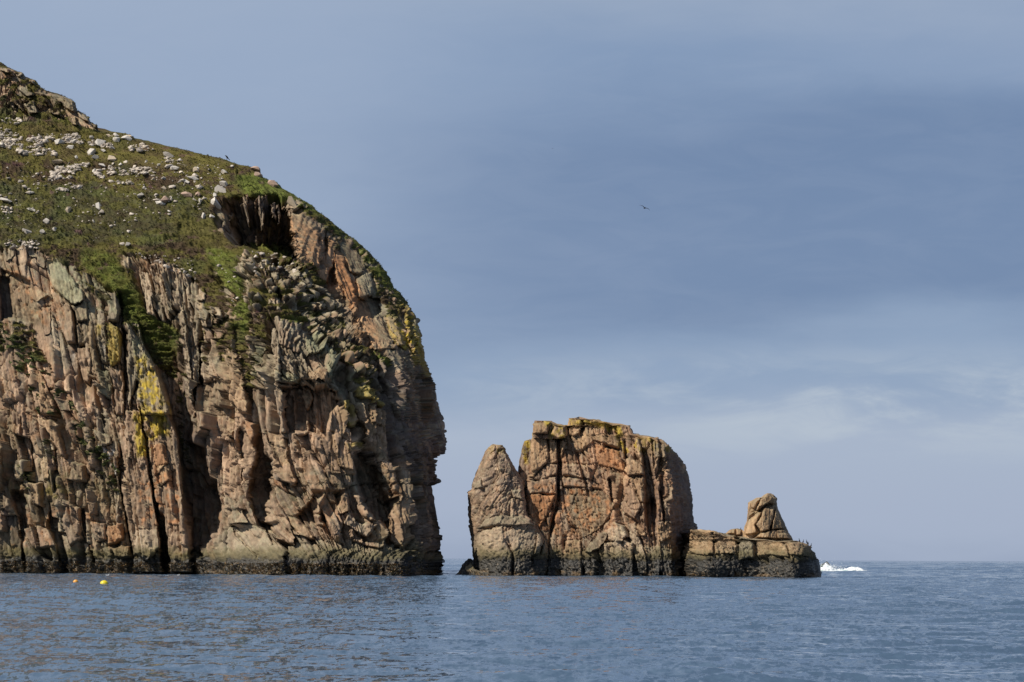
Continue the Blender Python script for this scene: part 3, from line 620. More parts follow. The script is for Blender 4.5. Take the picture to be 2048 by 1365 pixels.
sl(fF((470,1050),(900,1010),(1250,1010),(1440,1110),(1480,1440),(440,1440)), 1.2, 0, .35, 'grey', 3)
sl(fF((900,900),(1050,1000),(1250,1060),(1200,1090),(950,1010)), .8, .1, .4, 'pink')
# around the high notch
sl(fB((180,420),(232,405),(268,655),(205,600)), 1.2, .2, 0, 'pale'); 

sl(fB((560,420),(680,430),(800,520),(840,780),(750,815),(640,740),(590,600)), 1.2, .10, 0, 'tan', 3, 'large smooth tan slab beside the dark notch')
sl(fB((750,820),(890,790),(880,910),(830,890)), .9, .1, .1, 'tan'); sl(fB((590,340),(680,335),(740,400),(640,400)), 1.3, .1, .3, 'pale', 3)
sl(fB((910,700),(960,720),(1030,850),(1060,980),(1040,1120),(1000,1050),(980,950),(930,880)), 1.1, .1, .05, 'orange', 3, 'orange stained slab leaning out over a cave')
sl(fB((920,600),(1080,680),(1150,790),(1100,850),(1030,830),(960,700)), .5, -.05, .2, 'brown'); sl(fB((1080,870),(1170,830),(1180,980),(1130,1030),(1080,1010)), 1.2, .05, .1, 'grey')
sl(fB((1060,1030),(1150,990),(1220,1000),(1250,1100),(1180,1160),(1050,1150)), -2.4, 0, 0, 'brown', 3)
sl(fB((1040,1160),(1250,1150),(1300,1300),(1350,1365),(1150,1365)), .7, .1, .05, 'tan', 3); sl(fB((1270,1130),(1320,1120),(1380,1250),(1400,1365),(1320,1330)), .9, .15, .1, 'yellow')
sl(fB((1390,1040),(1420,1060),(1440,1200),(1475,1365),(1440,1365),(1400,1200)), 1.4, .2, .1, 'yellow', 2.4, 'yellow topped fin below the grass brow'); sl(fB((1450,1120),(1490,1180),(1512,1365),(1484,1365),(1455,1230)), .9, -.2, 0, 'lichen')
sl(fD((1390,240),(1450,240),(1480,420),(1440,420)), 1.2, .2, 0, 'tan'); sl(fD((1480,280),(1535,260),(1550,600),(1510,620),(1480,420)), .9, .1, 0, 'yellow')
sl(fD((1250,130),(1330,150),(1400,350),(1350,360)), .9, .2, .05, 'tan')
for q_ in (((300,345),(328,345),(334,480),(312,500)), ((395,350),(430,350),(436,560),(410,540)), ((478,355),(520,360),(530,500),(500,470)), ((525,360),(552,360),(552,520),(532,500))): sl(fB(*q_), 6.0, .1, .5, 'pale', 2)
TR = [
 [((.12,.74),),(590,236,262,1.2),(620,242,292,2.6),(650,254,331,3.0),(670,270,358,3.5),(730,308,372,5),(790,330,390,6),(830,343,399,7),(880,357,404,8),(950,364,426,8),(1000,369,438,7.5),(1060,376,424,6),(1100,380,402,4),(1180,388,396,3)],
 [(590,236,246,1),(620,238,250,3),(700,243,252,3),(780,246,253,2.5),(820,247,252,1)], [(890,237,243,1.5),(950,243,250,2.2),(1010,248,256,2.4),(1100,254,262,1.5)],
 [(960,302,307,1),(1020,310,319,3),(1080,315,331,4.5),(1180,324,340,4.5)], [(985,22,58,2.6),(1010,25,52,3),(1060,38,50,3),(1180,48,57,2.5)],
 [(1000,86,112,3),(1050,93,126,3.8),(1090,110,128,2.8),(1180,128,136,2)], [(1020,155,170,2.5),(1060,162,173,2.7),(1120,178,187,2)], [(1030,245,254,2),(1100,255,263,2)],
 [((.15,.7),),(870,503,512,2),(940,505,528,5),(980,508,542,6.5),(1020,513,544,6.5),(1060,527,547,4),(1085,540,548,1)], [(600,396,401,1),(700,397,404,2.5),(840,399,405,2.5)],
 [((.12,.72),),(850,705,730,1.5),(910,712,748,4.5),(960,713,764,6.5),(1000,723,787,7),(1030,742,787,6.5),(1060,758,786,5),(1085,770,785,2)],
 [((.15,.6),),(720,674,690,1.5),(760,675,705,2.8),(800,688,712,2.8),(850,707,730,2)], [((.2,.7),),(990,628,656,2),(1030,588,634,3.5),(1045,598,640,2.5)],
 [((.14,.95),),(396,462,560,2),(408,450,578,5),(450,452,584,13),(490,470,590,20),(512,530,596,18),(540,575,600,8)],
 [(525,665,668,1),(545,661,673,3),(565,655,678,4),(570,655,678,3)], [(465,647,653,1),(500,648,656,2.5),(520,648,653,.8)],
 [(730,590,604,1),(1100,560,566,.4)][:1] + [(860,596,604,1)], [(650,425,432,1),(760,430,436,1.2)], [(860,480,487,1.5),(960,482,490,2)],
 [(640,815,822,2),(700,822,830,2.5),(760,824,834,2)], [(880,100,107,1),(980,112,118,1.5)], [(840,45,52,1),(960,52,58,1.8)], [(760,190,196,1),(850,205,212,1.5)],
 [(1060,462,470,1),(1110,505,512,1)], [(560,540,549,1.5),(600,555,566,2)], [(585,610,618,1),(630,625,632,1.5)]]
TR = [t for t in TR if len(t) > 1] + [[((.2, .75),), (905, 8, 30, 1), (985, 2, 36, 2.5), (1000, 20, 50, 2)], [((.2,.7),), (730, 150, 180, .8), (770, 150, 182, 1.6), (805, 158, 184, .6)], [((.15,.8),), (655, 470, 500, 1.0), (700, 476, 505, 1.2), (800, 488, 506, .8)], [((.15,.8),), (985, 655, 690, 1.5), (1040, 640, 668, 2.2)], [((.2,.7),),(640,705,720,.8),(700,735,752,1.4),(780,770,790,1.4),(860,786,800,1.2)]]
def strata(px, py):
    s = 0.12 * (py - 700); lo = np.maximum(py - 850, 0); wgt = np.exp(-((px - 610) / 130) ** 2); wl = np.exp(-((px - 120) / 130) ** 2)
    return s + 0.0013 * lo ** 2 * wgt + .12 * (py - 700) * wl
yel = lambda *p: p
PAINT = [(fC((1030,860),(1130,880),(1200,1010),(1260,1170),(1300,1365),(1110,1365),(1080,1200),(1050,1000)), LICH, -.12, .95), (fE((1040,0),(1310,0),(1330,210),(1180,240),(1160,370),(1060,380)), LICH, -.25, .95),
 (fC((750,640),(800,660),(800,780),(760,760)), LICH, -.1, .9), (fB((1330,1000),(1440,1050),(1500,1250),(1520,1365),(1400,1365),(1330,1150)), LICH, .0, .9), (fD((1380,0),(1540,180),(1560,620),(1500,600),(1300,250)), LICH, .06, .85),
 (fD((1400,480),(1450,480),(1440,660),(1410,660)), LICH, .0, .9), (fC((1280,1230),(1340,1300),(1340,1365),(1290,1365)), LICH, -.1, .9), (fE((330,600),(500,560),(500,700),(350,720)), LICH * .8, .1, .7),
 (fE((640,1000)[:0] or (0,1060),(0,1060),(520,1090),(1000,1130),(1000,1250),(0,1260)), LICH * .55, .0, .6), (fE((1040,1100),(1500,1110),(1500,1250),(1040,1250)), LICH * .6, -.1, .65),
 (fE((760,260),(870,290),(940,420),(930,560),(800,400)), GUANO, .12, .8), (fC((530,840),(560,850),(560,940),(530,900)), GUANO, -.1, .8), (fC((770,780),(810,790),(820,880),(790,850)), GUANO, -.1, .7),
 (fE((1040,480),(1400,480),(1420,900),(1100,900)), ORANGE, .08, .75), (fE((0,760),(1000,760),(1000,1080),(0,1080)), ORANGE * .9, .22, .6), (fC((0,200),(400,300),(560,760),(200,620)), ORANGE * .8, .18, .6),
 (fB((560,420),(900,600),(1100,900),(1250,1365),(1040,1365),(1000,1060),(800,900),(600,600)), (ORANGE + TAN) * .55, -.30, .85), (fB((900,700),(1080,850),(1100,1000),(1050,1160),(960,900)), ORANGE * 1.1, -.3, .85), (fF((300,500),(800,500),(1200,900),(500,900)), ORANGE * .9, .2, .5),
 (fD((560,0),(1100,420),(1150,620),(800,620),(640,300),(350,150)), LICHG, .05, .6), (fD((380,640),(1000,760),(1250,1000),(1300,1365),(400,1365)), PINK * 1.15, -.1, .6), (fF((0,0),(1300,0),(1400,1050),(0,1050)), PINK * 1.05, .02, .55), (fC((350,150),(800,300),(920,560),(700,560)), LICHG, -.1, .6), (fM((700,250),(1500,250),(2040,900),(2040,1300),(1400,1300),(700,800)), GREYR * 1.35, -.15, .75),
 (fC((980,600),(1120,700),(1200,960),(1020,900)), LICHG, -.2, .6), (fE((0,400),(700,500),(900,700),(600,760),(0,700)), OLIVE * 1.3, .1, .6), (fD((1150,480),(1380,520),(1540,500),(1660,800),(1720,1200),(1700,1365),(1340,1365),(1250,800)), DARKR_SHADE, -.15, .7), (fF((1340,0),(1720,0),(1700,1290),(1500,1290),(1420,700)), DARKR_SHADE, -.2, .7), (fB((150,390),(560,340),(600,560),(620,740),(250,660),(120,500)), DARKR_SHADE, -.12, .8), (fE((1420,0),(1720,300),(1690,1000),(1500,1270),(1440,700)), DARKR_SHADE, -.1, .5)]  # dark tone paints shade on right face and gully; shade plus varnish in notch
PATCH = [(fM((150,520),(380,380),(600,700),(640,1080),(520,1300),(300,900),(120,640)), -.02), (fM((830,560),(1050,620),(1080,1000),(1060,1365),(800,1365)), -.06), (fD((180,60),(340,60),(340,420),(250,620),(180,500)), .02), (fD((620,200),(900,260),(1150,420),(1180,640),(1000,560),(760,360)), .0), (fB((1130,650),(1230,800),(1330,960),(1400,1060),(1330,1100),(1200,900),(1100,760)), -.1), (fB((440,600),(700,720),(860,900),(700,860)), -.1), (fC((980,620),(1300,640),(1400,760),(1380,1100),(1240,1000)), -.25), (fC((0,640),(150,640),(270,700),(330,900),(380,960),(280,960),(150,970),(0,900)), .05), (fC((80,950),(420,980),(520,1180),(640,1365),(300,1365),(200,1100)), .22), (fE((560,40),(640,40),(760,240),(950,480),(960,640),(880,700),(780,520),(640,300)), .12),
 (fE((150,420),(220,420),(230,620),(100,600)), .2), (fE((320,160),(420,300),(430,420),(360,330)), .15), (fC((1550,700),(1620,700),(1610,960),(1560,940)), .05), (fC((820,600),(860,640),(860,960),(830,940)), .0), (fM((1060,880),(1280,890),(1580,1080),(1100,1060)), -.3),
 (fD((1140,380),(1290,480),(1290,520),(1180,460)), -.25), (fB((1180,820),(1280,900),(1280,1010),(1200,990)), .0), (fD((150,500),(230,520),(260,680),(170,640)), .02), (fC((1380,640),(1420,700),(1500,1365),(1380,1365)), .18),
 (fB((830,520),(960,580),(950,700),(860,660)), .05), (fE((1380,0),(1500,300),(1480,500),(1400,200)), .1)]
TURFP = [(fN((0,0),(300,60),(300,160),(0,100)), BRIGHT, .5), (fM((250,100),(700,200),(720,600),(850,900),(800,1300),(600,1200),(620,900),(400,500),(250,300)), BRIGHT, .75), (fC((650,60),(900,120),(1000,300),(1300,640),(1390,700),(1330,1010),(1000,640),(830,380),(640,200)), BRIGHT * .8, .7),
 (fB((240,200),(420,150),(780,380),(840,480),(700,420),(500,330),(300,330)), BRIGHT, .75), (fB((840,480),(960,540),(1200,740),(1320,900),(1400,1050),(1280,1000),(1100,750)), BRIGHT * .8, .7), (fB((300,650),(520,660),(760,820),(850,900),(600,760)), BRIGHT, .7),
 (fC((0,640),(380,960),(640,1365),(0,1365)), DEEPG, .9), (fE((0,0),(1000,0),(1000,1100),(0,1100)), DEEPG, .9), (fA((0,900),(1400,1000),(1500,1300),(0,1365)), DEEPG, .45), (fA((0,500),(700,540),(1600,760),(1500,850),(700,780),(0,760)), GRASS * 1.2, .5), (fK((400,850),(560,860),(540,930),(420,920)), PURP, .9),
 (fD((300,130),(700,150),(640,260),(380,150)), BRIGHT, .7), (fD((1140,380),(1300,480),(1290,530),(1150,460)), BRIGHT, .8), (fA((1150,1150),(1500,1200),(1640,1340),(1300,1365)), GRASS, .7)]
BLK = [([(482,528),(545,520),(600,550),(652,576),(690,625),(700,700),(745,765),(742,795),(700,765),(660,690),(615,648),(606,610),(545,606),(535,640),(505,640)], 21), ([(745,545),(790,580),(822,625),(800,640),(768,600)], 14), ([(130,545),(225,585),(232,620),(190,600)], 13)]
HS = dict(rows=np.concatenate((np.arange(126, 300, 1.5), np.arange(300, 1152, 1.62), np.linspace(1153, 1185, 12))), left=[(100, 0), (1200, 0)], right=EDGE, ncol=570, extend=420, base=BASE, yback=395, nback=24, roundR=(14, 3.0), calm=40, corner=([(640,842),(735,819),(797,803),(846,791),(928,807),(990,811),(1043,821),(1092,831),(1150,837)], [(640,0),(700,.12),(760,.24),(1200,.26)]), skirt=(425, 815, 2.4, 1082),
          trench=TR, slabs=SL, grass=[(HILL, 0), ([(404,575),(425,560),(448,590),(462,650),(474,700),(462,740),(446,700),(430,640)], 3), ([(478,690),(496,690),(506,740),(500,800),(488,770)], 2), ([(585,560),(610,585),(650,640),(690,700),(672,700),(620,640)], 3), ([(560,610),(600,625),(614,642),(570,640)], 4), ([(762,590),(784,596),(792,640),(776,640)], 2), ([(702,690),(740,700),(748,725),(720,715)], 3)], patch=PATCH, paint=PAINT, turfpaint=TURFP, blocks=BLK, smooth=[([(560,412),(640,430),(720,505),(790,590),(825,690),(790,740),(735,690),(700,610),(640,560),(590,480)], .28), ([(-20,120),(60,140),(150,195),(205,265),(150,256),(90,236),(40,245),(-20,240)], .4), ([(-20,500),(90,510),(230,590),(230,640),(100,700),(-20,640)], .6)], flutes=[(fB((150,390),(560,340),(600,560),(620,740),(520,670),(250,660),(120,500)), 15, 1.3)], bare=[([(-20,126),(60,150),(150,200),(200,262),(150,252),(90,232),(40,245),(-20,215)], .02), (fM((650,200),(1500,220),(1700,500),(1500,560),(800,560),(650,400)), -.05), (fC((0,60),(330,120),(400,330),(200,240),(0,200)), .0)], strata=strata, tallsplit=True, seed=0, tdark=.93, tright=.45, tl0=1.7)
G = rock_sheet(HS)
headland = bpy.data.objects.new('headland', None); SC.collection.objects.link(headland); headland.location = (0, 0, 0)
tag(headland, 'rounded granite headland with turf top and cracked pink brown sea cliff', None, None, 'structure')
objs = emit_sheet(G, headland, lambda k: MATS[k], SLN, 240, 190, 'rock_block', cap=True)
#@@STACKS
# ------------------------------------------------------------------ sea stacks
def xy(fr, pts): return [(y, x) for x, y in fr(*pts)]
def stack_part(name, label_cat, parent, fr, left, right, base, yback, step=1.35, colstep=1.5, maxb=30, y1=1182, minb=150, **kw):
    L_ = xy(fr, left); R2 = xy(fr, right); y0 = min(L_[0][0], R2[0][0]) if L_[0][0] < L_[-1][0] else min(v[0] for v in L_)
    w = max(b for a, b in R2) - min(b for a, b in L_)
    S = dict(rows=np.arange(y0, y1, step), left=L_, right=R2, ncol=int(w / colstep) + 8, base=base, yback=yback, lich=.35, **kw)
    Gs = rock_sheet(S); 
    emit_sheet(Gs, parent, lambda k: MATS[k], kw.get('names'), minb, maxb, 'rock_block', cap=True); return Gs
def empty(name, loc, label, cat, group=None):
    o = bpy.data.objects.new(name, None); SC.collection.objects.link(o); tag(o, label, cat, group); return o
GREYCOL = (np.array((.25,.18,.13)), np.array((.175,.135,.10)), np.array((.22,.18,.14)))
WARM = (np.array((.31,.185,.11)), np.array((.22,.14,.09)), TAN)
common = dict(tl0=1.9, tdark=.97, tdk=.5, joint=.30, slabk=.75)
# main stack
main = empty('sea_stack', None, 'big square topped sea stack of reddish rock with yellow lichen rim', 'sea stack')
slm = [(fG((895,70),(1000,72),(990,170),(930,200),(895,180)), .8, .1, .1, 'tan'), (fG((1000,110),(1060,110),(1100,200),(1090,240),(960,330),(900,200)), .4, .1, .1, 'tan'), (fG((1090,200),(1270,160),(1280,270),(1260,280),(1090,230)), .9, .1, 0, 'tan'),
 (fG((1095,255),(1275,290),(1320,470),(1110,410)), .6, .1, 0, 'orange'), (fG((620,190),(740,190),(750,350),(740,400),(600,520),(600,400)), .8, .1, .05, 'tan'), (fG((750,200),(880,240),(840,380),(760,420)), .5, .05, 0, 'tan'),
 (fG((600,520),(740,410),(820,400),(820,490),(680,535)), .5, .1, .1, 'pink'), (fG((850,400),(1050,420),(1080,530),(850,490)), .5, .05, 0, 'pink'), (fG((840,500),(1090,540),(1150,600),(860,580)), .4, 0, .1, 'pink'),
 (fG((590,540),(810,500),(820,640),(590,630)), .5, .12, 0, 'pink'), (fG((580,640),(800,640),(770,740),(680,900),(600,820)), .6, .12, 0, 'orange'), (fG((870,590),(1150,610),(1260,720),(1150,900),(1000,980),(920,850)), .4, .1, .05, 'brown'),
 (fG((1300,370),(1350,330),(1450,400),(1480,490),(1340,500),(1310,460)), 1.2, .1, .15, 'tan'), (fG((1280,700),(1380,520),(1450,730),(1400,830),(1300,780)), .9, .1, .1, 'pink'), (fG((1360,510),(1480,510),(1520,650),(1500,710),(1440,700)), 1.0, -.1, .05, 'tan'),
 (fG((1200,940),(1230,860),(1310,870),(1350,960),(1310,1000),(1210,1000)), 1.8, .15, .2, 'pale'), (fG((1020,1080),(1130,935),(1205,935),(1190,1000),(1130,1050),(1060,1090)), 1.6, .2, .3, 'grey'), (fG((1180,1010),(1310,985),(1390,1010),(1400,1400),(1170,1400)), 2.0, 0, .1, 'pale'),
 (fG((870,990),(990,980),(1005,1400),(870,1400)), 1.4, .05, .1, 'tan'), (fG((1330,860),(1400,850),(1500,1140),(1500,1250),(1440,1240),(1350,960)), 1.0, .1, .1, 'pale'), (fG((1420,850),(1490,940),(1480,960),(1410,960)), .8, 0, .1, 'tan'),
 (fG((1480,1040),(1580,1030),(1590,1160),(1580,1400),(1510,1400),(1500,1100)), 1.0, .1, .2, 'grey'), (fG((1580,1040),(1690,1060),(1695,1400),(1600,1400)), 1.0, .1, .1, 'grey'), (fG((1560,860),(1680,830),(1690,960),(1600,1010)), .9, .1, .05, 'tan'),
 (fG((1400,200),(1440,210),(1470,360),(1470,430),(1400,330)), .8, .1, .05, 'tan'), (fG((1530,230),(1650,270),(1640,370),(1560,360)), .6, .05, .2, 'grey'), (fG((1640,270),(1720,330),(1800,560),(1840,740),(1860,880),(1750,920),(1700,1260),(1680,800)), 0, 0, 0, 'dark')]  # last slab: shade of the side face put in as a dark tint
trm = [[(865,1112,1122,1.5),(930,1114,1124,2.2),(1000,1112,1120,1.6),(1060,1098,1110,2.2),(1092,1096,1106,1)], [(905,1150,1160,1),(990,1175,1185,1.2)], [(838,1128,1136,2),(860,1124,1132,1)], [(850,1163,1172,1.5),(862,1158,1170,1.5)],
 [(900,1282,1300,2),(960,1288,1316,3.2),(1010,1288,1318,3.5),(1060,1295,1312,2.5),(1090,1302,1312,1)], [(1000,1300,1316,2.5),(1090,1308,1318,1.5)], [(880,1245,1252,1.4),(935,1246,1254,1.5)], [(960,1215,1232,2),(1000,1222,1234,1.6)], [(1150,1318,1326,2),(1180,1318,1326,2)],
 [(875,1316,1326,1),(980,1318,1332,1.6),(1040,1326,1336,1)]]
FLM = [(fG((1460,300),(1640,275),(1675,560),(1690,860),(1600,900),(1530,1030),(1440,830),(1500,640)), 9, 1.0)]
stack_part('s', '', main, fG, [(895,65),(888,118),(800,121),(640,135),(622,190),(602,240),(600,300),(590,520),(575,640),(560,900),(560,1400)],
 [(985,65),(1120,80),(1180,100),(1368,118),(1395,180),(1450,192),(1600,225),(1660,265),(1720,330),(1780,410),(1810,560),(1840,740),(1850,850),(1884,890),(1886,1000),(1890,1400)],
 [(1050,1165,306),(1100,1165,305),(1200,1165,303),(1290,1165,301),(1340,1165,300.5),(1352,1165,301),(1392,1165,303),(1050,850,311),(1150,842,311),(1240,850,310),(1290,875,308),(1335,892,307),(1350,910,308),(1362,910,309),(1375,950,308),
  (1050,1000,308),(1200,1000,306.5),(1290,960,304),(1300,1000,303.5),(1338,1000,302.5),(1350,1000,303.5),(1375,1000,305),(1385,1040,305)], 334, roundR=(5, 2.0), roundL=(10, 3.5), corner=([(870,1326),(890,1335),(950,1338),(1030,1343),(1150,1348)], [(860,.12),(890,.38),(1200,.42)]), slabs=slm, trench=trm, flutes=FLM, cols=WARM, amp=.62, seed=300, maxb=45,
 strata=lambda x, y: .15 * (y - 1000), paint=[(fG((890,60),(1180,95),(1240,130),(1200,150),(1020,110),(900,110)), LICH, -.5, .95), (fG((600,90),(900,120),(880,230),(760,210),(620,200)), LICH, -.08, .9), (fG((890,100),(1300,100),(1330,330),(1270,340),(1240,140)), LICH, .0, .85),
  (fG((1300,190),(1500,200),(1480,400),(1440,300),(1300,320)), LICH, -.02, .8), (fG((1480,200),(1700,260),(1740,360),(1480,280)), LICH * .8, .05, .7), (fG((590,530),(1200,560),(1300,900),(700,960),(580,800)), ORANGE * .9, .05, .75), (fG((1090,240),(1330,300),(1330,500),(1100,420)), ORANGE, -.05, .6), (fG((1660,290),(1850,560),(1890,1260),(1710,1260),(1690,800)), DARKR_SHADE, -.2, .7), (fG((1460,330),(1560,330),(1620,900),(1440,830),(1500,640)), DARKR_SHADE, -.05, .6)], **common)  # side face and fluted strip painted dark to deepen their shade
stack_part('c', '', main, fG, [(640,84),(627,110),(622,188),(622,215)], [(770,84),(812,104),(886,124),(886,215)], [(1065,845,309.5),(1110,845,309.5),(1065,880,308.6),(1130,880,308.6),(1135,845,311)], 326, y1=876, roundL=(6, 2), roundR=(4, 1),
 slabs=[(fG((628,100),(770,92),(740,180),(624,184)), .6, .1, .1, 'tan'), (fG((800,120),(870,125),(880,200),(830,220),(760,180)), .8, .1, .2, 'tan')], cols=WARM, amp=.4, seed=320, maxb=6, paint=[(fG((700,80),(900,110),(880,230),(730,140)), LICH, -.15, .95), (fG((740,150),(890,210),(850,240),(760,210)), LICH, -.1, .9)])
stack_part('f', '', main, fG, [(600,228),(560,240),(546,300),(528,390),(520,500),(520,560),(560,640),(560,900),(560,1300)], [(606,228),(640,260),(650,500),(660,1300)], [(1045,890,313),(1060,890,313),(1042,1000,311),(1060,1000,311),(1050,1160,309),(1070,1160,309)], 330, roundL=(6, 2), cols=GREYCOL, amp=.5, seed=330, maxb=6,
 paint=[(fG((560,220),(620,220),(600,420),(540,420)), LICH, .0, .85)], **common)
# pointed stack
poi = empty('sea_stack', None, 'grey brown pointed sea stack leaning beside the big stack', 'sea stack')
stack_part('p', '', poi, fG, [(325,262),(300,285),(265,325),(240,390),(215,450),(180,530),(160,600),(132,630),(135,700),(145,830),(160,960),(170,1080),(172,1130),(160,1270),(150,1380)],
 [(330,262),(345,266),(392,270),(412,290),(430,330),(465,380),(506,460),(552,530),(570,600),(584,700),(590,800),(650,870),(700,950),(745,1040),(755,1100),(765,1270),(770,1380)],
 [(945,1165,305),(1000,1165,301),(1060,1165,302),(1098,1165,304),(990,893,309),(1005,893,309),(950,960,308),(1000,950,306),(1030,950,307),(940,1000,307),(980,1010,304.5),(1040,1010,305.5),(945,1080,305.5),(1000,1070,302.5),(1070,1080,303.5)], 322, roundL=(14, 3.5), roundR=(12, 2.5),
 cols=(PINK, PINK * .85, GREYCOL[0]), amp=.48, seed=340, maxb=60, orange=.3, shattered=True, strata=lambda x, y: -.5 * (y - 1000), slabs=[(fG((165,960),(240,905),(400,880),(420,1000),(470,1085),(480,1400),(160,1400)), .6, .1, .15, 'pale'), (fG((420,920),(520,885),(660,930),(640,1090),(640,1400),(490,1400),(480,1085)), .6, .05, .2, 'pale'),
  (fG((200,900),(260,830),(400,790),(560,800),(640,880),(500,880),(380,870)), .4, .1, .3, 'grey'), (fG((660,930),(705,940),(700,1090),(640,1095)), 1.0, .1, .1, 'pale'), (fG((470,600),(545,600),(560,690),(490,660)), .7, .1, .1, 'grey'), (fG((710,960),(745,1040),(745,1095),(705,1095)), .7, .0, .1, 'grey'),
  (fG((300,270),(345,268),(345,310),(290,330)), .4, .1, .1, 'tan'), (fG((350,280),(400,268),(410,300),(360,312)), .4, .1, .1, 'tan'), (fG((170,560),(230,520),(245,590),(180,600)), .5, .1, .1, 'grey')],
 paint=[(fG((270,260),(430,270),(440,340),(280,340)), LICH * .6, .0, .6)], **common)
# ledge with the horn
horn = empty('rock_ledge', None, 'low flat ledge ending in a tilted horn of tan rock', 'rock')
stack_part('l', '', horn, fH, [(332,452),(333,478),(250,482),(245,560),(200,600),(205,950)], [(345,452),(430,458),(610,484),(700,498),(800,508),(860,526),(1100,538),(1195,546),(1272,562),(1310,590),(1350,640),(1390,720),(1405,800),(1398,850),(1392,950)],
 [(1350,1170,312),(1376,1170,310),(1384,1165,297),(1450,1165,295),(1550,1165,292.5),(1610,1165,292),(1628,1165,295),(1642,1165,303),(1384,1062,299),(1450,1068,298),(1500,1080,297),(1620,1090,296.5),(1630,1110,300),(1376,1080,311),(1355,1100,314),(1384,1110,298),(1550,1110,294),(1615,1110,294)], 316, roundR=(8, 2.5), step=1.2,
 slabs=[(fH((338,456),(500,470),(520,520),(515,650),(350,655)), .7, .08, .1, 'tan'), (fH((525,570),(520,480),(700,495),(715,560),(700,660),(530,650)), .7, .05, .1, 'tan'), (fH((725,510),(800,505),(850,560),(850,680),(730,700)), 1.0, -.1, .1, 'grey'), (fH((860,535),(1090,545),(1130,600),(1140,670),(870,660)), .5, .05, .1, 'tan'), (fH((1110,545),(1270,565),(1310,610),(1305,680),(1145,650)), .7, .05, .15, 'tan')],
 cols=(TAN * .8, np.array((.21,.155,.10)), GREYR * .85), amp=.42, seed=350, maxb=25, orange=.3, tall=.6, tl0=2.0, tdark=.95, tdk=.4)
stack_part('h', '', horn, fH, [(960,153),(905,188),(868,190),(803,228),(800,300),(790,380),(766,440),(760,600)], [(985,153),(1012,166),(1040,190),(1042,250),(1062,310),(1100,390),(1135,460),(1172,535),(1190,600)],
 [(1530,990,303),(1550,995,303),(1500,1010,303),(1530,1030,300.5),(1550,1030,302),(1495,1080,301),(1530,1075,299.5),(1570,1075,302),(1555,1000,305)], 313, y1=1096, roundL=(6, 2), roundR=(10, 3), step=1.0, colstep=1.1,
 slabs=[(fH((805,235),(875,192),(900,195),(855,275),(830,280)), .5, .1, .1, 'tan'), (fH((865,285),(905,195),(965,155),(1040,190),(1040,245),(975,230),(880,290)), 1.0, -.05, .1, 'tan'), (fH((945,265),(1025,275),(1020,380),(985,450),(900,470),(860,400)), 1.0, -.25, .1, 'tan'), (fH((1030,280),(1060,310),(1135,445),(990,450)), .8, -.2, .1, 'brown'),
  (fH((790,390),(860,320),(935,270),(860,410),(880,480),(770,490)), .7, .2, .1, 'tan'), (fH((900,470),(1000,450),(1130,450),(1165,530),(1040,530),(840,520)), 1.1, .05, .3, 'tan'), (fH((1040,480),(1150,480),(1165,530),(1050,528)), .5, 0, .2, 'tan'), (fH((800,330),(860,290),(840,320),(800,370)), .4, 0, 0, 'brown')],
 trench=[[(1008,1538,1556,1.2),(1012,1520,1556,1.2),(1018,1512,1530,.8)], [(1020,1548,1552,.8),(1060,1541,1547,1)]], cols=(TAN, TAN * .85, TAN), amp=.22, seed=360, maxb=6, orange=.4)
stack_part('b', '', horn, fH, [(690,443),(650,449),(612,482),(612,560)], [(720,443),(762,450),(800,500),(800,560)], [(1450,1060,302),(1490,1060,302),(1450,1080,301),(1490,1080,301)], 309, y1=1086, roundL=(8, 2), step=.9, colstep=1, cols=(TAN, TAN * .85, TAN), amp=.25, seed=370, maxb=2,
 slabs=[(fH((615,484),(655,452),(700,446),(700,490)), .5, .1, .2, 'tan'), (fH((705,446),(755,452),(750,490),(708,490)), .4, 0, .2, 'tan')])
# low rocks at the waterline
def small_rock(label, pts_l, pts_r, base, yb, y1, **kw):
    e_ = empty('sea_rock', None, label, 'rock'); stack_part('r', '', e_, frame(0, 0, 1), pts_l, pts_r, base, yb, y1=y1, step=.8, colstep=.9, maxb=0, tdark=.97, tdk=.6, **kw); return e_
small_rock('black weed covered rock at the left foot of the pointed stack', [(938,1118),(930,1123),(922,1135),(916,1146),(908,1152),(905,1164)], [(944,1118),(950,1124),(955,1140),(960,1164)], [(935,1120,307),(950,1120,307),(920,1155,305),(950,1155,304.5)], 312, 1162, tl0=5, amp=.3, seed=380)
small_rock('rubble apron of pale and rusty rock in front of the pointed stack', [(939,1128),(930,1137),(920,1148),(914,1164)], [(942,1128),(950,1139),(985,1146),(998,1152),(1004,1164)], [(940,1130,303),(930,1155,300),(990,1155,299.5),(950,1140,301.5)], 309, 1162, tl0=.1, amp=.5, seed=381, scale=.5)
small_rock('tiny dark rock awash between headland and stacks', [(898,1145.5),(893,1149),(891,1156)], [(899,1145.5),(902,1149),(904,1156)], [(895,1147,330),(899,1147,330),(895,1155,329),(899,1155,329)], 333, 1155.5, tl0=5, amp=.15, seed=382)
small_rock('dark rock under the breaking wave beyond the ledge', [(1652,1124),(1640,1130),(1636,1134),(1634,1148)], [(1655,1124),(1659,1128),(1662,1134),(1664,1148)], [(1640,1126,486),(1660,1126,486),(1640,1146,484),(1660,1146,484)], 494, 1147, tl0=8, amp=.3, seed=383)
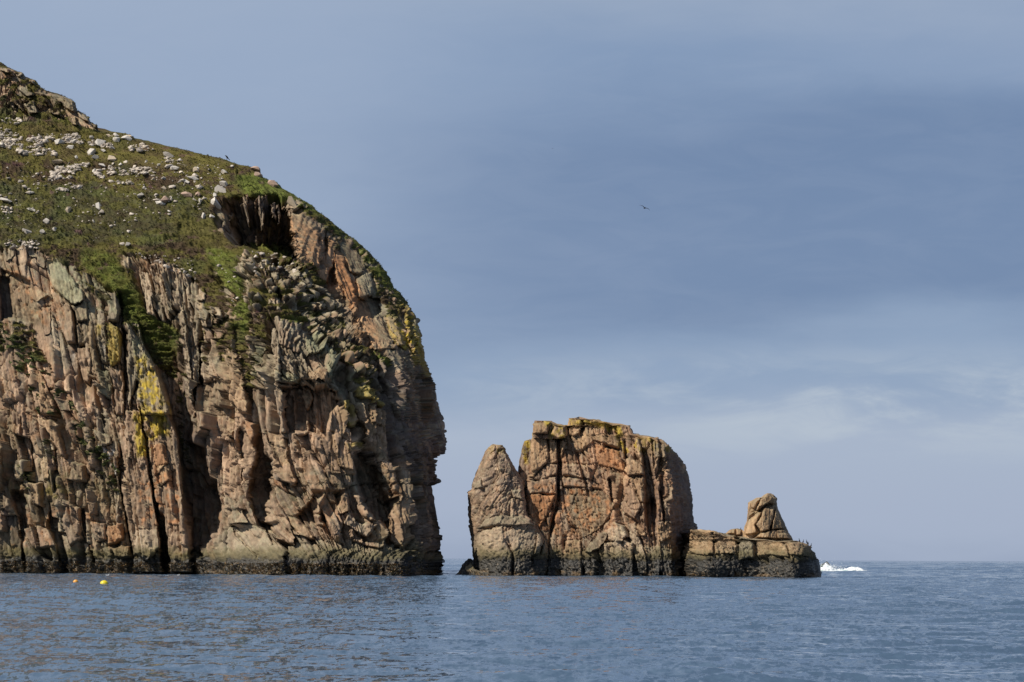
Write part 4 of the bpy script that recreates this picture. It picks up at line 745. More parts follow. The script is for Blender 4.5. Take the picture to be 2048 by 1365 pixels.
#@@SCATTER
# ------------------------------------------------------------------ turf blades (nobody could count them)
def tri_tufts(name, pos, nor, hgt, wid, col, label, mat=M_TUFT, k=4, seed=1, lean=.5):
    rg = np.random.default_rng(seed); n = len(pos)
    ang = rg.uniform(0, 2 * np.pi, (n, k)); r = rg.uniform(.15, 1, (n, k)) * wid[:, None]
    up = np.array((0, 0, 1.0)) * .6 + nor * .6; up /= np.linalg.norm(up, axis=1, keepdims=True)
    base = pos[:, None] + np.stack((np.cos(ang) * r, np.sin(ang) * r, 0 * r), -1) * .6 - nor[:, None] * .08
    tip = base + up[:, None] * (hgt[:, None] * rg.uniform(.6, 1.2, (n, k)))[..., None] + np.stack((np.cos(ang), np.sin(ang), 0 * r), -1) * (lean * hgt)[:, None, None]
    tv = np.stack((-np.sin(ang), np.cos(ang), 0 * r), -1) * (wid * .42)[:, None, None]
    V = np.stack((base - tv, base + tv, tip + tv * .25, tip - tv * .25), 2).reshape(-1, 3)
    FC = np.arange(len(V)).reshape(-1, 4); C = np.repeat(np.repeat(col[:, None], k, 1) * rg.uniform(.7, 1.3, (n, k, 1)), 4, 1).reshape(-1, 3)
    o = link(name, mesh_np(name, V, FC, C), mat); tag(o, label, 'ground cover' if name != 'seaweed' else 'seaweed', None, 'stuff'); return o
nf = G['nf']; sel = np.zeros(G['px'].shape, bool); sel[:, 30:nf + 2] = True
fl = lambda k: G[k].reshape((-1,) + G[k].shape[2:])
vis = (G['gs'] > 1) & sel; cand = np.nonzero(vis.ravel())[0]
dens = np.abs(np.gradient(G['px'], axis=1)).ravel()[cand]; pr = dens / dens.sum()
pick = RNG.choice(cand, 62000, p=pr); n = len(pick)
pos = fl('P')[pick] + RNG.normal(0, .06, (n, 3)); low = fbm(fl('px')[pick] / 20, fl('py')[pick] / 9, fl('px')[pick] * 0, 3, 90)
tri_tufts('grass', pos, fl('N')[pick], RNG.uniform(.05, .15, n) * (1 + .6 * low), RNG.uniform(.08, .18, n), fl('col')[pick] * RNG.uniform(.65, 1.35, (n, 1)), 'rough grass and heather covering the headland slope and gullies', k=3)
# weed and barnacles along the foot
def weed(Gx, n, label, seed):
    sel = np.zeros(Gx['px'].shape, bool); sel[:, :Gx['nf']] = True; fx = lambda k: Gx[k].reshape((-1,) + Gx[k].shape[2:])
    c = np.nonzero((sel & (Gx['P'][..., 2] > .02) & (Gx['P'][..., 2] < 1.5) & (Gx['px'] > -20)).ravel())[0]
    pk = RNG.choice(c, n); pos = fx('P')[pk]; z = pos[:, 2]; rr = RNG.uniform(0, 1, (n, 1))
    col = np.where(rr < .35, KELP * 1.5, np.where(rr < .6, OLIVE, np.where(rr < .8, PALE * .9, BLACKR)))
    o = tri_tufts('seaweed', pos + fx('N')[pk] * .05, fx('N')[pk], RNG.uniform(.08, .26, n), RNG.uniform(.08, .2, n), col, label, M_WET, 3, seed, .9); return o
weed(G, 9000, 'brown weed and barnacles fringing the foot of the headland', 3)

# ------------------------------------------------------------------ boulders
def stone_mesh(seed, ax=(1, .8, .7), npt=26, col=(.5, .46, .4), flat=.0):
    rg = random.Random(seed); bm = bmesh.new()
    for _ in range(npt):
        v = Vector((rg.gauss(0, 1), rg.gauss(0, 1), rg.gauss(0, 1))).normalized() * rg.uniform(.80, 1.12)
        p = 2.8; m_ = (abs(v.x) ** p + abs(v.y) ** p + abs(v.z) ** p) ** (1 / p); v = v / m_ * v.length
        bm.verts.new((v.x * ax[0], v.y * ax[1], v.z * ax[2]))
    bmesh.ops.convex_hull(bm, input=bm.verts)
    bmesh.ops.delete(bm, geom=[v for v in bm.verts if not v.link_faces], context='VERTS')
    bmesh.ops.bevel(bm, geom=bm.edges[:], offset=.03 * min(ax), segments=1, affect='EDGES')
    me = bpy.data.meshes.new('boulder'); bm.to_mesh(me); bm.free()
    at = me.attributes.new('albedo', 'FLOAT_COLOR', 'POINT'); c = np.array(col) * rg.uniform(.88, 1.1)
    cc = np.tile(np.r_[np.clip(c, 0, .8), 1], (len(me.vertices), 1)); at.data.foreach_set('color', cc.astype(np.float32).ravel())
    return me
KX = np.where(sel, world(0, 0, 1)[1] * 0 + 1, 0)
Pf = fl('P'); cyf = Pf[:, 2] - CAMZ; xr = Pf[:, 0] / Pf[:, 1] * F; zr = cyf / Pf[:, 1] * F
spx = 1024 + (xr * CA + zr * SA); spy = 682.5 + SH - (-xr * SA + zr * CA); ok = sel.ravel()
okI = np.nonzero(ok)[0]; spx, spy = spx[okI], spy[okI]
def hit(px, py):
    d = (spx - px) ** 2 + (spy - py) ** 2; i = okI[np.argmin(d)]; return Vector(Pf[i]), Vector(fl('N')[i])
WS, PK, TN, GY = (.58, .53, .46), (.44, .31, .235), (.48, .39, .28), (.38, .345, .30)
BN = [  # frame N: x, y, w, h, colour, tilt, label
 (125,370,130,65,WS,0,'broad pale boulder among the scree at the left'), (320,362,85,55,WS,0,'rounded white boulder right of the broad pale one'), (570,315,70,45,WS,0,'bluish white boulder just below the rocky knob'),
 (275,450,110,60,WS,0,'white boulder standing on a pale scree tongue'), (575,510,120,85,WS,-10,'domed white boulder with a flat stone under it'), (620,575,120,46,WS,5,'flat white stone wedged under the domed boulder'),
 (700,388,180,66,WS,4,'long bright white slab in the upper scree'), (830,290,150,40,TN,5,'thin pale slab on the skyline left of the white pair'), (910,272,80,45,WS,10,'small white boulder poking over the skyline'),
 (1050,325,155,58,WS,12,'largest white boulder on the skyline'), (1080,296,85,36,TN,8,'tan boulder behind the largest skyline boulder'), (920,350,110,50,WS,6,'white slab below the skyline boulders'),
 (840,455,95,38,WS,3,'flat white stone below the long slab'), (728,490,70,34,WS,12,'small white stone right of the domed boulder'), (360,578,38,50,WS,-20,'small upright white stone in green turf'),
 (138,645,215,52,TN,1,'long rectangular pale block with a crack across it'), (840,610,125,82,TN,0,'smooth half dome boulder standing alone in turf'), (100,720,72,46,WS,0,'small white boulder under the long rectangular block'),
 (712,700,88,56,WS,30,'tilted white boulder at the left end of the lower scree'), (613,780,92,62,WS,40,'steeply tilted white slab beside the lower scree'), (1650,548,195,84,GY,14,'big speckled grey boulder near the right ridge'),
 (1780,615,62,34,WS,20,'small white stone at the foot of the speckled boulder'), (1318,630,50,34,WS,0,'small squarish white stone in green turf'), (1485,678,45,34,WS,10,'small white stone between ridge and lower scree'),
 (1705,730,118,44,WS,8,'flat white boulder below the speckled one'), (1995,755,92,66,TN,10,'pale yellow boulder at the right of the slope'), (1395,888,85,52,TN,15,'small cream boulder under the lower scree'),
 (1560,865,62,38,GY,5,'small grey stone right of the cream boulder'), (1955,865,165,44,WS,14,'long thin white slab on the right slope'), (1860,918,110,52,WS,28,'white slab with a pointed end below the thin one'),
 (1555,1010,88,58,TN,0,'triangular cream boulder on green turf'), (1290,995,62,50,GY,0,'small grey faceted boulder'), (1245,1090,98,62,GY,10,'grey cube like boulder in mid slope'),
 (1875,1080,168,60,PK,8,'large flat pink boulder on the right slope'), (1570,1165,140,88,PK,32,'big pink boulder leaning on a white slab'), (1505,1207,125,48,WS,18,'white slab under the big pink boulder'),
 (1655,1150,34,66,WS,-12,'narrow upright white stone beside the big pink boulder'), (2025,1085,72,52,PK,0,'small rounded pink boulder near the notch'), (665,1240,68,78,WS,-25,'lone white boulder in dark heather'),
 (240,1310,112,64,TN,-38,'tan oval boulder tilted up to the right'), (1655,1325,92,36,WS,18,'low white stone below the pink boulders'), (405,985,62,40,GY,0,'small grey boulder cluster stone in dark heather'), (970,680,52,40,WS,25,'small white stone above the lower scree')]
fA1 = lambda x, y: (x / 3.412, 100 + y / 3.412)
BA = [(1500,958,95,46,GY,25,'grey slab above the notch edge'), (1530,915,70,36,GY,40,'upper grey slab above the notch edge'), (1470,1045,92,44,WS,48,'long white boulder pointing down beside the notch'), (1390,1135,30,34,WS,0,'left of two small white stones by the notch'),
 (1447,1135,36,28,WS,0,'right of two small white stones by the notch'), (1350,985,32,30,PK,0,'small pinkish stone left of the notch slabs'), (40,1026,84,22,WS,14,'thin white slab at the left edge of the slope'), (210,971,64,17,WS,8,'thin white sliver in heather on the left'),
 (215,1093,72,14,WS,18,'narrow leaning white sliver in dark heather'), (320,1165,48,36,GY,35,'dull grey stone low on the left slope'), (182,1240,66,40,GY,5,'grey boulder low on the left slope'), (293,1246,46,28,GY,30,'small grey stone right of the low grey boulder'),
 (370,1218,36,26,GY,40,'small tilted grey stone in grass above the cliff'), (640,1168,18,28,WS,-10,'tiny upright white stone in mid slope'), (872,1326,36,24,GY,0,'small grey stone near the cliff top'), (1365,1025,26,26,WS,0,'tiny white stone between pink boulder and notch'),
 (1470,993,26,32,WS,-15,'tiny upright white stone under the grey slabs'), (1340,818,44,28,WS,0,'small cream stone left of the right ridge'), (1530,832,58,18,WS,16,'flat white stone close under the raven'), (1585,795,26,14,WS,0,'tiny white stone right of the raven')]
fB1 = lambda x, y: (400 + x / 3.412, 300 + y / 3.412)
BB = [(372,138,84,40,PK,10,'pink boulder capping the ridge right of the raven'), (395,172,58,36,PK,15,'reddish boulder tucked under the pink ridge boulder'), (500,234,76,44,PK,18,'low pink boulder half sunk in the grassy brow'), (646,364,120,50,TN,22,'flat tan boulder on top of the large slab')]
def put_boulder(px, py, w, h, col, tilt, label, seed):
    p, nn = hit(px, py + h * .25); s = p.y / F
    w *= 1.06; h *= 1.18; me = stone_mesh(seed, (w * s * .5, max(w, h) * s * .42, h * s * .56), 13, col)
    o = link('boulder', me, M_STONE); o.location = p + Vector((0, -.05, h * s * .17)); o.rotation_euler = (0, R_(tilt), 0)
    tag(o, label, 'boulder', 'boulders lying on the headland slope')
sd = 100
for (x, y, w, h, c, tl, lab) in BN: sd += 1; a, b_ = fN((x, y))[0]; put_boulder(a, b_, w / 6.827 * 1.06, h / 6.827 * 1.1, c, tl, lab, sd)
for (x, y, w, h, c, tl, lab) in BA: sd += 1; a, b_ = fA1(x, y); put_boulder(a, b_, w / 3.412, h / 3.412 * 1.1, c, tl, lab, sd)
for (x, y, w, h, c, tl, lab) in BB: sd += 1; a, b_ = fB1(x, y); put_boulder(a, b_, w / 3.412, h / 3.412, c, tl, lab, sd)
# scree: joined, past counting
SCP = [(fA((0,540),(100,540),(150,600),(160,720),(100,680),(0,660)), 420), (fA((220,590),(370,575),(540,580),(560,610),(620,620),(760,640),(780,680),(560,640),(260,640)), 620), (fA((120,690),(280,680),(400,680),(380,722),(150,722)), 260), (fA((190,600),(330,640),(240,690),(180,680)), 120),
 (fA((360,830),(480,790),(600,770),(605,805),(520,830),(480,880),(340,890)), 520), (fA((640,830),(760,800),(1000,795),(1080,840),(800,860),(680,880)), 520), (fA((870,640),(1040,660),(1050,688),(890,692)), 190), (fA((330,870),(420,860),(380,890),(330,900)), 70), (fA((1120,740),(1280,760),(1260,790),(1160,770)), 50),
 (fA((380,945),(470,945),(460,965),(380,968)), 50), (fA((480,920),(560,930),(560,950),(490,945)), 40), (fA((0,1060),(100,1080),(80,1120),(0,1100)), 40), (fA((740,900),(900,890),(920,920),(760,915)), 40), (fA((130,1300),(260,1300),(280,1365),(130,1365)), 60), (fA((60,430),(150,490),(150,520),(0,500)), 40),
 (fA((1000,930),(1200,930),(1200,1060),(1050,1060)), 36), (fA((600,1040),(900,1080),(900,1340),(600,1300)), 26), (fA((0,760),(1500,760),(1560,900),(1400,1150),(0,1250)), 330), (fA((1100,760),(1560,800),(1500,1000),(1250,1100)), 110), (fM((300,150),(700,200),(760,900),(600,900)), 30),
 (fM((700,150),(1500,200),(1500,500),(900,480)), 90), (fC((60,0),(250,0),(280,80),(20,80)), 60), (fC((1020,100),(1500,150),(1550,330),(1300,240)), 70)]
SV, SF, SCc = [], [], []; nv = 0; proto = []
for i in range(8):
    me = stone_mesh(900 + i, (1, .85, .62), 11); v = np.empty(len(me.vertices) * 3, np.float32); me.vertices.foreach_get('co', v); me.calc_loop_triangles()
    tr = np.empty(len(me.loop_triangles) * 3, np.int32); me.loop_triangles.foreach_get('vertices', tr); proto.append((v.reshape(-1, 3), tr.reshape(-1, 3))); bpy.data.meshes.remove(me)
for poly, cnt in SCP:
    p = np.array(poly); k = 0; tries = 0
    while k < cnt and tries < cnt * 6:
        tries += 1; x = RNG.uniform(p[:, 0].min(), p[:, 0].max()); y = RNG.uniform(p[:, 1].min(), p[:, 1].max())
        if sdist(poly, np.array([x]), np.array([y]))[0] < 0: continue
        if fbm(np.array([x / 9.]), np.array([y / 5.]), np.array([0.]), 3, 66)[0] < -.12 and cnt > 100: continue
        k += 1; d = (spx - x) ** 2 + (spy - y) ** 2; q = Pf[okI[np.argmin(d)]]
        v, tr = proto[RNG.integers(8)]; s = min(RNG.lognormal(-2.15, .62), .50) * 1.15; an = RNG.uniform(0, 6.28); c_, s_ = math.cos(an), math.sin(an)
        vv = v * s; vv = np.c_[vv[:, 0] * c_ - vv[:, 1] * s_, vv[:, 0] * s_ + vv[:, 1] * c_, vv[:, 2]] + q + np.array((0, 0, s * .10))
        SV.append(vv); SF.append(tr + nv); nv += len(vv); SCc.append(np.tile(np.array((.60, .52, .43)) * RNG.uniform(.45, 1.1), (len(vv), 1)))
o = link('scree', mesh_np('scree', np.vstack(SV), np.vstack(SF), np.vstack(SCc)), M_STONE); tag(o, 'small white stones scattered in patches over the upper slope', 'scree', None, 'stuff')
#@@SEA
# ------------------------------------------------------------------ sea
Yr = np.concatenate((np.arange(31, 60, .11), np.arange(60, 120, .19), np.arange(120, 310, .47), np.arange(310, 700, 1.5), np.arange(700, 2400, 5.5), np.geomspace(2400, 30000, 60)))
tcol = np.linspace(-1180, 1180, 400)
YY = np.repeat(Yr[:, None], len(tcol), 1); XX = tcol[None] / F * YY
h = np.zeros(YY.shape); rg = np.random.default_rng(5)
for i in range(40):
    lam = .45 * 1.12 ** i if i < 20 else (rg.uniform(3, 12) if i < 31 else rg.uniform(13, 40)); ang = rg.normal(1.38, .5); kx, ky = math.cos(ang) * 2 * math.pi / lam, math.sin(ang) * 2 * math.pi / lam
    ph = rg.uniform(0, 6.28) + 1.2 * vnoise(XX / (lam * 5), YY / (lam * 5), YY * 0 + i, 200 + i); am = .0085 * lam ** .9 if i < 20 else (.0062 * lam ** .8 if i < 31 else .0072 * lam ** .8)
    dY = np.gradient(Yr)[:, None]; fade = np.clip(1.6 - dY / (lam * .7), .25, 1) * (.12 + .88 * sst(330, 620, YY) if lam > 12.5 else 1)
    s_ = np.sin(kx * XX + ky * YY + ph); h += am * fade * (s_ + .25 * np.cos(2 * (kx * XX + ky * YY + ph)))
gust = .65 + .55 * sst(-.4, .5, fbm(XX / 22, YY / 70, YY * 0, 3, 300)); h *= gust * (1 - .6 * sst(3000, 9000, YY))
h *= sst(1180, 1090, np.abs(tcol))[None] * sst(31, 36, Yr)[:, None]
def sea_z(x, y): i = int(np.argmin(np.abs(Yr - y))); return float(np.interp(x, XX[i], h[i]))
V = np.stack((XX, YY, h), -1).reshape(-1, 3); nr, nc = YY.shape; idx = np.arange(nr * nc).reshape(nr, nc)
Q = np.stack((idx[:-1, :-1], idx[:-1, 1:], idx[1:, 1:], idx[1:, :-1]), -1).reshape(-1, 4)
sea = link('sea', mesh_np('sea', V, Q, None, True), M_SEA); tag(sea, 'choppy slate blue sea reaching to the horizon', None, None, 'structure')
bm = bmesh.new(); e_ = 1180 / F; q = [bm.verts.new(v) for v in ((-e_ * 31, 31, 0), (-e_ * 30000, 30000, 0), (-45000, 30000, 0), (-45000, -45000, 0), (45000, -45000, 0), (45000, 30000, 0), (e_ * 30000, 30000, 0), (e_ * 31, 31, 0))]
for f_ in ((0, 3, 2, 1), (0, 7, 4, 3), (7, 6, 5, 4)): bm.faces.new([q[k_] for k_ in f_])
bmesh.ops.recalc_face_normals(bm, faces=bm.faces); o = bm_obj('open_sea', bm, M_SEA); tag(o, 'sea carrying on beyond the view on both sides', None, None, 'structure')

# breaking wave: crest with a thick body, torn top, and thrown spray
def crest(x0, x1, Y, hmax, thick, seed, prof, n=90, m=22):
    V = np.zeros((n, m, 3))
    for i in range(n):
        u = i / (n - 1); H = hmax * np.interp(u, [a for a, b in prof], [b for a, b in prof])
        for j in range(m):
            ph = math.pi * j / (m - 1); V[i, j] = (x0 + (x1 - x0) * u, Y - thick * math.cos(ph) * (.5 + .5 * H / hmax), H * math.sin(ph) ** .8 - .1)
    nn = fbm(V[..., 0] * 1.1, V[..., 1] * .8, V[..., 2] * 1.5, 4, seed); V[..., 2] += nn * .75 * np.clip(V[..., 2] + .2, 0, 1); V[..., 1] += nn * .5; V[..., 0] += .3 * fbm(V[..., 0] * 2, V[..., 2] * 2, V[..., 1], 3, seed + 1)
    ix = np.arange(n * m).reshape(n, m); q = np.stack((ix[:-1, :-1], ix[1:, :-1], ix[1:, 1:], ix[:-1, 1:]), -1).reshape(-1, 4)
    return V.reshape(-1, 3), q
yw = 478.0; xa = wpt(1637, 1143, yw).x; xb = wpt(1738, 1143, yw).x
Vs, Qs = [], []; off_ = 0
for (a0, a1, Yq, hm, th, sdq, pf) in ((xa, xb, yw, 1.0, 1.8, 1, [(0, .7), (.18, 1.0), (.3, .55), (.5, .5), (.66, .75), (.85, .55), (1, .05)]), (xa, xa + 4.6, yw + 2, 1.6, 1.1, 3, [(0, .3), (.3, .8), (.5, 1), (.7, .55), (1, .05)]), (xa + .4, xb - 2.5, yw - 9, .28, 4, 5, [(0, .2), (.3, 1), (.7, .8), (1, .05)])):
    v, q = crest(a0, a1, Yq, hm, th, sdq, pf); Vs.append(v); Qs.append(q + off_); off_ += len(v)
wv = link('breaking_wave', mesh_np('breaking_wave', np.vstack(Vs), np.vstack(Qs), None, True), M_FOAM); tag(wv, 'white breaking wave and spray beyond the end of the ledge', 'wave', None, 'stuff')
Vs, Qs = [], []; 
for i in range(420):
    u = RNG.beta(1.6, 3); p = np.array((xa + .3 + u * 6.5, yw + RNG.normal(1, .6), .4 + RNG.gamma(2, .33) * (1 - .6 * u))); r = RNG.uniform(.02, .075)
    v = p + np.array(((r, 0, 0), (-r, 0, 0), (0, r, 0), (0, -r, 0), (0, 0, r), (0, 0, -r))); k = 6 * i
    Vs.append(v); Qs.append(np.array(((0, 2, 4), (2, 1, 4), (1, 3, 4), (3, 0, 4), (2, 0, 5), (1, 2, 5), (3, 1, 5), (0, 3, 5))) + k)
o = link('sea_spray', mesh_np('sea_spray', np.vstack(Vs), np.vstack(Qs)), M_FOAM); tag(o, 'drops of white spray thrown above the breaking wave', 'spray', None, 'stuff')
#@@THINGS
# ------------------------------------------------------------------ buoys
def uv(bm, r, sc=(1, 1, 1), loc=(0, 0, 0), u=20, v=12, rot=None):
    M_ = Matrix.Translation(loc) @ (rot or Matrix()) @ Matrix.Diagonal((*sc, 1)); bmesh.ops.create_uvsphere(bm, u_segments=u, v_segments=v, radius=r, matrix=M_)
def tube(bm, pts, rads, seg=8):
    rings = []
    for i, p in enumerate(pts):
        p = Vector(p); d = (Vector(pts[min(i + 1, len(pts) - 1)]) - Vector(pts[max(i - 1, 0)])).normalized(); a = d.orthogonal().normalized(); b2 = d.cross(a)
        rings.append([bm.verts.new(p + (a * math.cos(2 * math.pi * k / seg) + b2 * math.sin(2 * math.pi * k / seg)) * rads[i]) for k in range(seg)])
    for r0, r1 in zip(rings, rings[1:]):
        for k in range(seg):
            bm.faces.new((r0[k], r0[(k + 1) % seg], r1[(k + 1) % seg], r1[k]))
    bm.faces.new(rings[0][::-1]); bm.faces.new(rings[-1])
def buoy(px, py, rad, mat, label, ends):
    Y = seaY(px, py); p = wpt(px, py, Y); root = empty('mooring_buoy', None, label, 'buoy', 'mooring buoys floating below the cliff'); root.location = (p.x, p.y, sea_z(p.x, p.y))
    bm = bmesh.new(); uv(bm, rad, (1.18 if ends else 1.05, 1, .92), (0, 0, rad * .45)); bm_obj('float_ball', bm, mat, root, True)
    bm = bmesh.new(); bmesh.ops.create_cone(bm, cap_ends=True, segments=14, radius1=rad * .26, radius2=rad * .2, depth=rad * .35, matrix=Matrix.Translation((rad * 1.12, 0, rad * .3)) @ Matrix.Rotation(R_(100), 4, 'Y')); bm_obj('mooring_eye', bm, M_BLK, root)
    if ends:
        bm = bmesh.new(); bmesh.ops.create_cone(bm, cap_ends=True, segments=14, radius1=rad * .34, radius2=rad * .24, depth=rad * .4, matrix=Matrix.Translation((-rad * 1.12, -.05, rad * .08)) @ Matrix.Rotation(R_(-100), 4, 'Y')); bm_obj('end_cap', bm, M_BLK, root)
    bm = bmesh.new(); tube(bm, [(rad * 1.2, 0, rad * .25), (rad * 1.35, -.02, 0), (rad * 1.4, 0, -.5)], [.02, .02, .02], 6); bm_obj('rope', bm, M_ROPE, root)
buoy(208.3, 1170, .27, M_YEL, 'yellow mooring buoy with black ends, larger of the two', True)
buoy(151.5, 1169.5, .20, M_ORA, 'smaller orange mooring buoy left of the yellow one', False)

# ------------------------------------------------------------------ birds
def skin_body(chain, rads, sub=2, name='body', mat=M_BIRD, parent=None, extra=()):
    bm = bmesh.new(); tube(bm, chain, rads, 10); return bm_obj(name, bm, mat, parent, True)
def shag(px, py, Y, h, face, label, group='shags standing on the end of the ledge', turn=0.0):
    """An upright cormorant: feet, plump body, S neck, hooked bill, folded wings, wedge tail."""
    p = wpt(px, py, Y); r = empty('shag', None, label, 'bird', group); r.location = p; r.rotation_euler = (0, 0, turn); f = face; s = h / .75
    P_ = lambda *a: [(x * f * s, y * s, z * s) for x, y, z in a]
    bm = bmesh.new(); tube(bm, P_((-.20, 0, .02), (-.13, 0, .10), (-.06, 0, .22), (.0, 0, .34), (.04, 0, .44), (.035, 0, .52), (.02, 0, .58), (.03, 0, .64), (.06, 0, .675), (.10, 0, .68)), [v * s for v in (.018, .05, .095, .105, .075, .042, .032, .034, .040, .022)], 12); b0 = bm_obj('body', bm, M_BIRD, r, True)
    bm = bmesh.new(); tube(bm, P_((.095, 0, .68), (.15, 0, .685), (.175, 0, .672), (.178, 0, .66)), [v * s for v in (.014, .009, .007, .003)], 6); bm_obj('bill', bm, M_BEAK, r, True)
    for sd_ in (-1, 1):
        bm = bmesh.new(); tube(bm, P_((.03, sd_ * .085, .42), (-.03, sd_ * .11, .30), (-.11, sd_ * .09, .15), (-.18, sd_ * .05, .05)), [v * s for v in (.02, .045, .035, .008)], 8); bm_obj('wing', bm, M_BIRD, r, True)
        bm = bmesh.new(); tube(bm, P_((-.02, sd_ * .05, .18), (.0, sd_ * .055, .06), (.0, sd_ * .055, .01), (.08, sd_ * .07, .0)), [v * s for v in (.025, .014, .012, .015)], 6); bm_obj('leg', bm, M_BEAK, r, True)
    bm = bmesh.new(); vs = [bm.verts.new(Vector(q)) for q in P_((-.10, -.03, .10), (-.10, .03, .10), (-.26, .05, -.05), (-.26, -.05, -.05), (-.10, -.03, .08), (-.10, .03, .08), (-.26, .05, -.065), (-.26, -.05, -.065))]
    for q in ((0, 1, 2, 3), (7, 6, 5, 4), (0, 4, 5, 1), (1, 5, 6, 2), (2, 6, 7, 3), (3, 7, 4, 0)): bm.faces.new([vs[i] for i in q])
    bm_obj('tail', bm, M_BIRD, r)
shag(1598.8, 1086.0, 300.2, .60, -1, 'leftmost shag on the ledge end, neck stretched up', turn=.4)
shag(1606.4, 1087.3, 299.8, .52, 1, 'second shag from the left, leaning to the right')
shag(1613.8, 1089.6, 299.5, .66, -1, 'tallest and plumpest shag of the group on the ledge end', turn=-.3)
shag(1616.6, 1091.0, 300.6, .46, 1, 'low dark shag crouched right behind the tallest one', turn=.6)
shag(1622.0, 1096.0, 299.2, .60, 1, 'rightmost shag, lower down on the ledge corner', turn=.2)
shag(1481.3, 1061.0, 305.0, .42, 1, 'single dark bird on the hump left of the horn', group='birds apart from the shag group')
# raven on the ridge
mR = np.abs(spx - 455) < 2.5; iR = okI[mR][np.argmin(spy[mR])]; pR = Vector(Pf[iR]); print('ridge', spy[mR].min())
rv = empty('raven', None, 'black raven leaning forward on the skyline of the headland', 'bird'); rv.location = pR + Vector((0, -.1, .10)); Rz = lambda *a: [tuple(c * 1.05 for c in q) for q in a]
bm = bmesh.new(); tube(bm, Rz((.34, 0, .02), (.24, 0, .10), (.12, 0, .26), (.0, 0, .40), (-.08, 0, .50), (-.13, 0, .55), (-.18, 0, .55)), [.02, .06, .11, .12, .085, .07, .03], 12); bm_obj('body', bm, M_BIRD, rv, True)
bm = bmesh.new(); tube(bm, Rz((-.17, 0, .55), (-.24, 0, .53), (-.27, 0, .50)), [.03, .02, .005], 8); bm_obj('beak', bm, M_BEAK, rv, True)
for sd_ in (-1, 1):
    bm = bmesh.new(); tube(bm, Rz((-.02, sd_ * .1, .42), (.1, sd_ * .12, .28), (.25, sd_ * .08, .10), (.36, sd_ * .03, .0)), [.03, .05, .04, .01], 8); bm_obj('wing', bm, M_BIRD, rv, True)
    bm = bmesh.new(); tube(bm, Rz((.05, sd_ * .05, .26), (.04, sd_ * .06, .08), (.03, sd_ * .06, -.12)), [.04, .02, .015], 6); bm_obj('leg', bm, M_BIRD, rv, True)
bm = bmesh.new(); tube(bm, Rz((.28, 0, .08), (.40, 0, -.04), (.44, 0, -.09)), [.04, .05, .02], 8); bm_obj('tail', bm, M_BIRD, rv, True)
# gliding birds
def glider(px, py, Y, span, roll, label, name='gliding_bird'):
    r = empty(name, None, label, 'bird'); r.location = wpt(px, py, Y); r.rotation_euler = (R_(6), R_(roll), R_(12)); s = span / 1.3
    bm = bmesh.new(); tube(bm, [(0, .34 * s, .0), (0, .2 * s, .01), (0, 0, 0), (0, -.18 * s, 0), (0, -.27 * s, .02), (0, -.33 * s, .01)], [v * s for v in (.02, .05, .085, .07, .045, .03)], 12); bm_obj('body', bm, M_BIRD, r, True)
    bm = bmesh.new(); tube(bm, [(0, -.32 * s, .01), (0, -.40 * s, -.005)], [.018 * s, .004 * s], 6); bm_obj('bill', bm, M_BEAK, r, True)
    bm = bmesh.new(); tube(bm, [(0, .3 * s, 0), (0, .42 * s, 0)], [.03 * s, .05 * s], 6); bm_obj('tail', bm, M_BIRD, r, True)
    for sd_ in (-1, 1):
        bm = bmesh.new(); top, bot = [], []
        for (x, z, y0, y1, th) in ((.05, .02, -.10, .10, .03), (.20, .075, -.12, .09, .025), (.36, .10, -.10, .08, .018), (.52, .075, -.03, .10, .012), (.66, .02, .08, .13, .006)):
            for L2, dz in ((top, th), (bot, -th)): L2.append([bm.verts.new((sd_ * x * s, y * s, (z + (dz if 0 < k < 3 else dz * .2)) * s)) for k, y in enumerate((y0, y0 + (y1 - y0) * .3, y0 + (y1 - y0) * .7, y1))])
        for i in range(4):
            for k in range(3):
                bm.faces.new((top[i][k], top[i][k + 1], top[i + 1][k + 1], top[i + 1][k])); bm.faces.new((bot[i][k], bot[i + 1][k], bot[i + 1][k + 1], bot[i][k + 1]))
            bm.faces.new((top[i][0], top[i + 1][0], bot[i + 1][0], bot[i][0])); bm.faces.new((top[i][3], bot[i][3], bot[i + 1][3], top[i + 1][3]))
        bm.faces.new([*top[0], *bot[0][::-1]]); bm.faces.new([*top[4], *bot[4][::-1]]); bmesh.ops.recalc_face_normals(bm, faces=bm.faces); bm_obj('wing', bm, M_BIRD, r)
glider(1289.5, 416.5, 262, 1.30, 24, 'dark seabird gliding with long bent wings, nearer of the two', 'gliding_bird')
glider(1105, 297.5, 900, .95, -5, 'tiny far off bird, a speck high in the sky', 'gliding_bird')
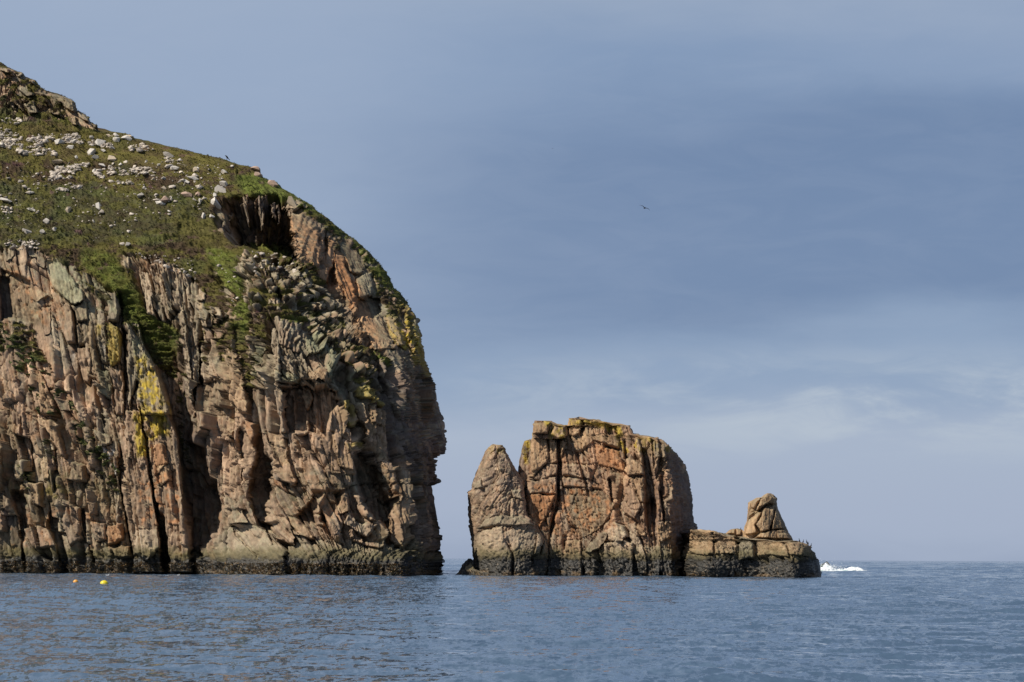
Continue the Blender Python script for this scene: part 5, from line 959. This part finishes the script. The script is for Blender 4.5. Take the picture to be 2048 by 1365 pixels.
# white gulls resting on the water at the foot of the cliff
def gull(px, py, L_, label):
    Y = seaY(px, py + .8); r = empty('gull', None, label, 'bird', 'white birds on the water below the cliff'); pg_ = wpt(px, py, Y); r.location = (pg_.x, pg_.y, sea_z(pg_.x, pg_.y)); s = L_ / .4
    bm = bmesh.new(); tube(bm, [(-.22 * s, 0, .10 * s), (-.12 * s, 0, .07 * s), (0, 0, .06 * s), (.1 * s, 0, .08 * s), (.13 * s, 0, .15 * s), (.15 * s, 0, .19 * s), (.19 * s, 0, .19 * s)], [v * s for v in (.01, .05, .08, .06, .035, .04, .02)], 10); bm_obj('body', bm, M_WHITE, r, True)
    bm = bmesh.new(); tube(bm, [(.19 * s, 0, .19 * s), (.24 * s, 0, .18 * s)], [.012 * s, .004 * s], 6); bm_obj('bill', bm, M_YEL, r, True)
    for sd_ in (-1, 1):
        bm = bmesh.new(); tube(bm, [(.06 * s, sd_ * .05 * s, .11 * s), (-.08 * s, sd_ * .06 * s, .12 * s), (-.24 * s, sd_ * .02 * s, .12 * s)], [.02 * s, .03 * s, .006 * s], 8); bm_obj('wing', bm, M_GREYW, r, True)
gull(215, 1151.5, .40, 'white bird on the water, leftmost, straight above the yellow buoy'); gull(334, 1151.8, .34, 'white bird on the water at the foot of the slot in the pillar'); gull(357, 1152, .32, 'white bird on the water right of the pillar slot')
# a raft of floating weed near the camera
Yw = seaY(603, 1309); pw = wpt(603, 1309, Yw); n = 130
pos = np.c_[pw.x + RNG.normal(0, .085, n), Yw + RNG.normal(0, .30, n), RNG.uniform(0.0, .05, n)]; pos[:, 2] += [sea_z(a_, b_) for a_, b_ in pos[:, :2]]
col = np.where(RNG.uniform(0, 1, (n, 1)) < .5, KELP, OLIVE * .8); tri_tufts('seaweed', pos, np.tile((0, 0, 1.), (n, 1)), RNG.uniform(.01, .04, n), RNG.uniform(.01, .03, n), col, 'thin patch of brown weed floating in the nearer water', M_WET, 3, 9, 1.2)
for o in list(SC.objects):
    if o.type == 'MESH' and o.data and not o.data.materials: o.data.materials.append(M_ROCK)
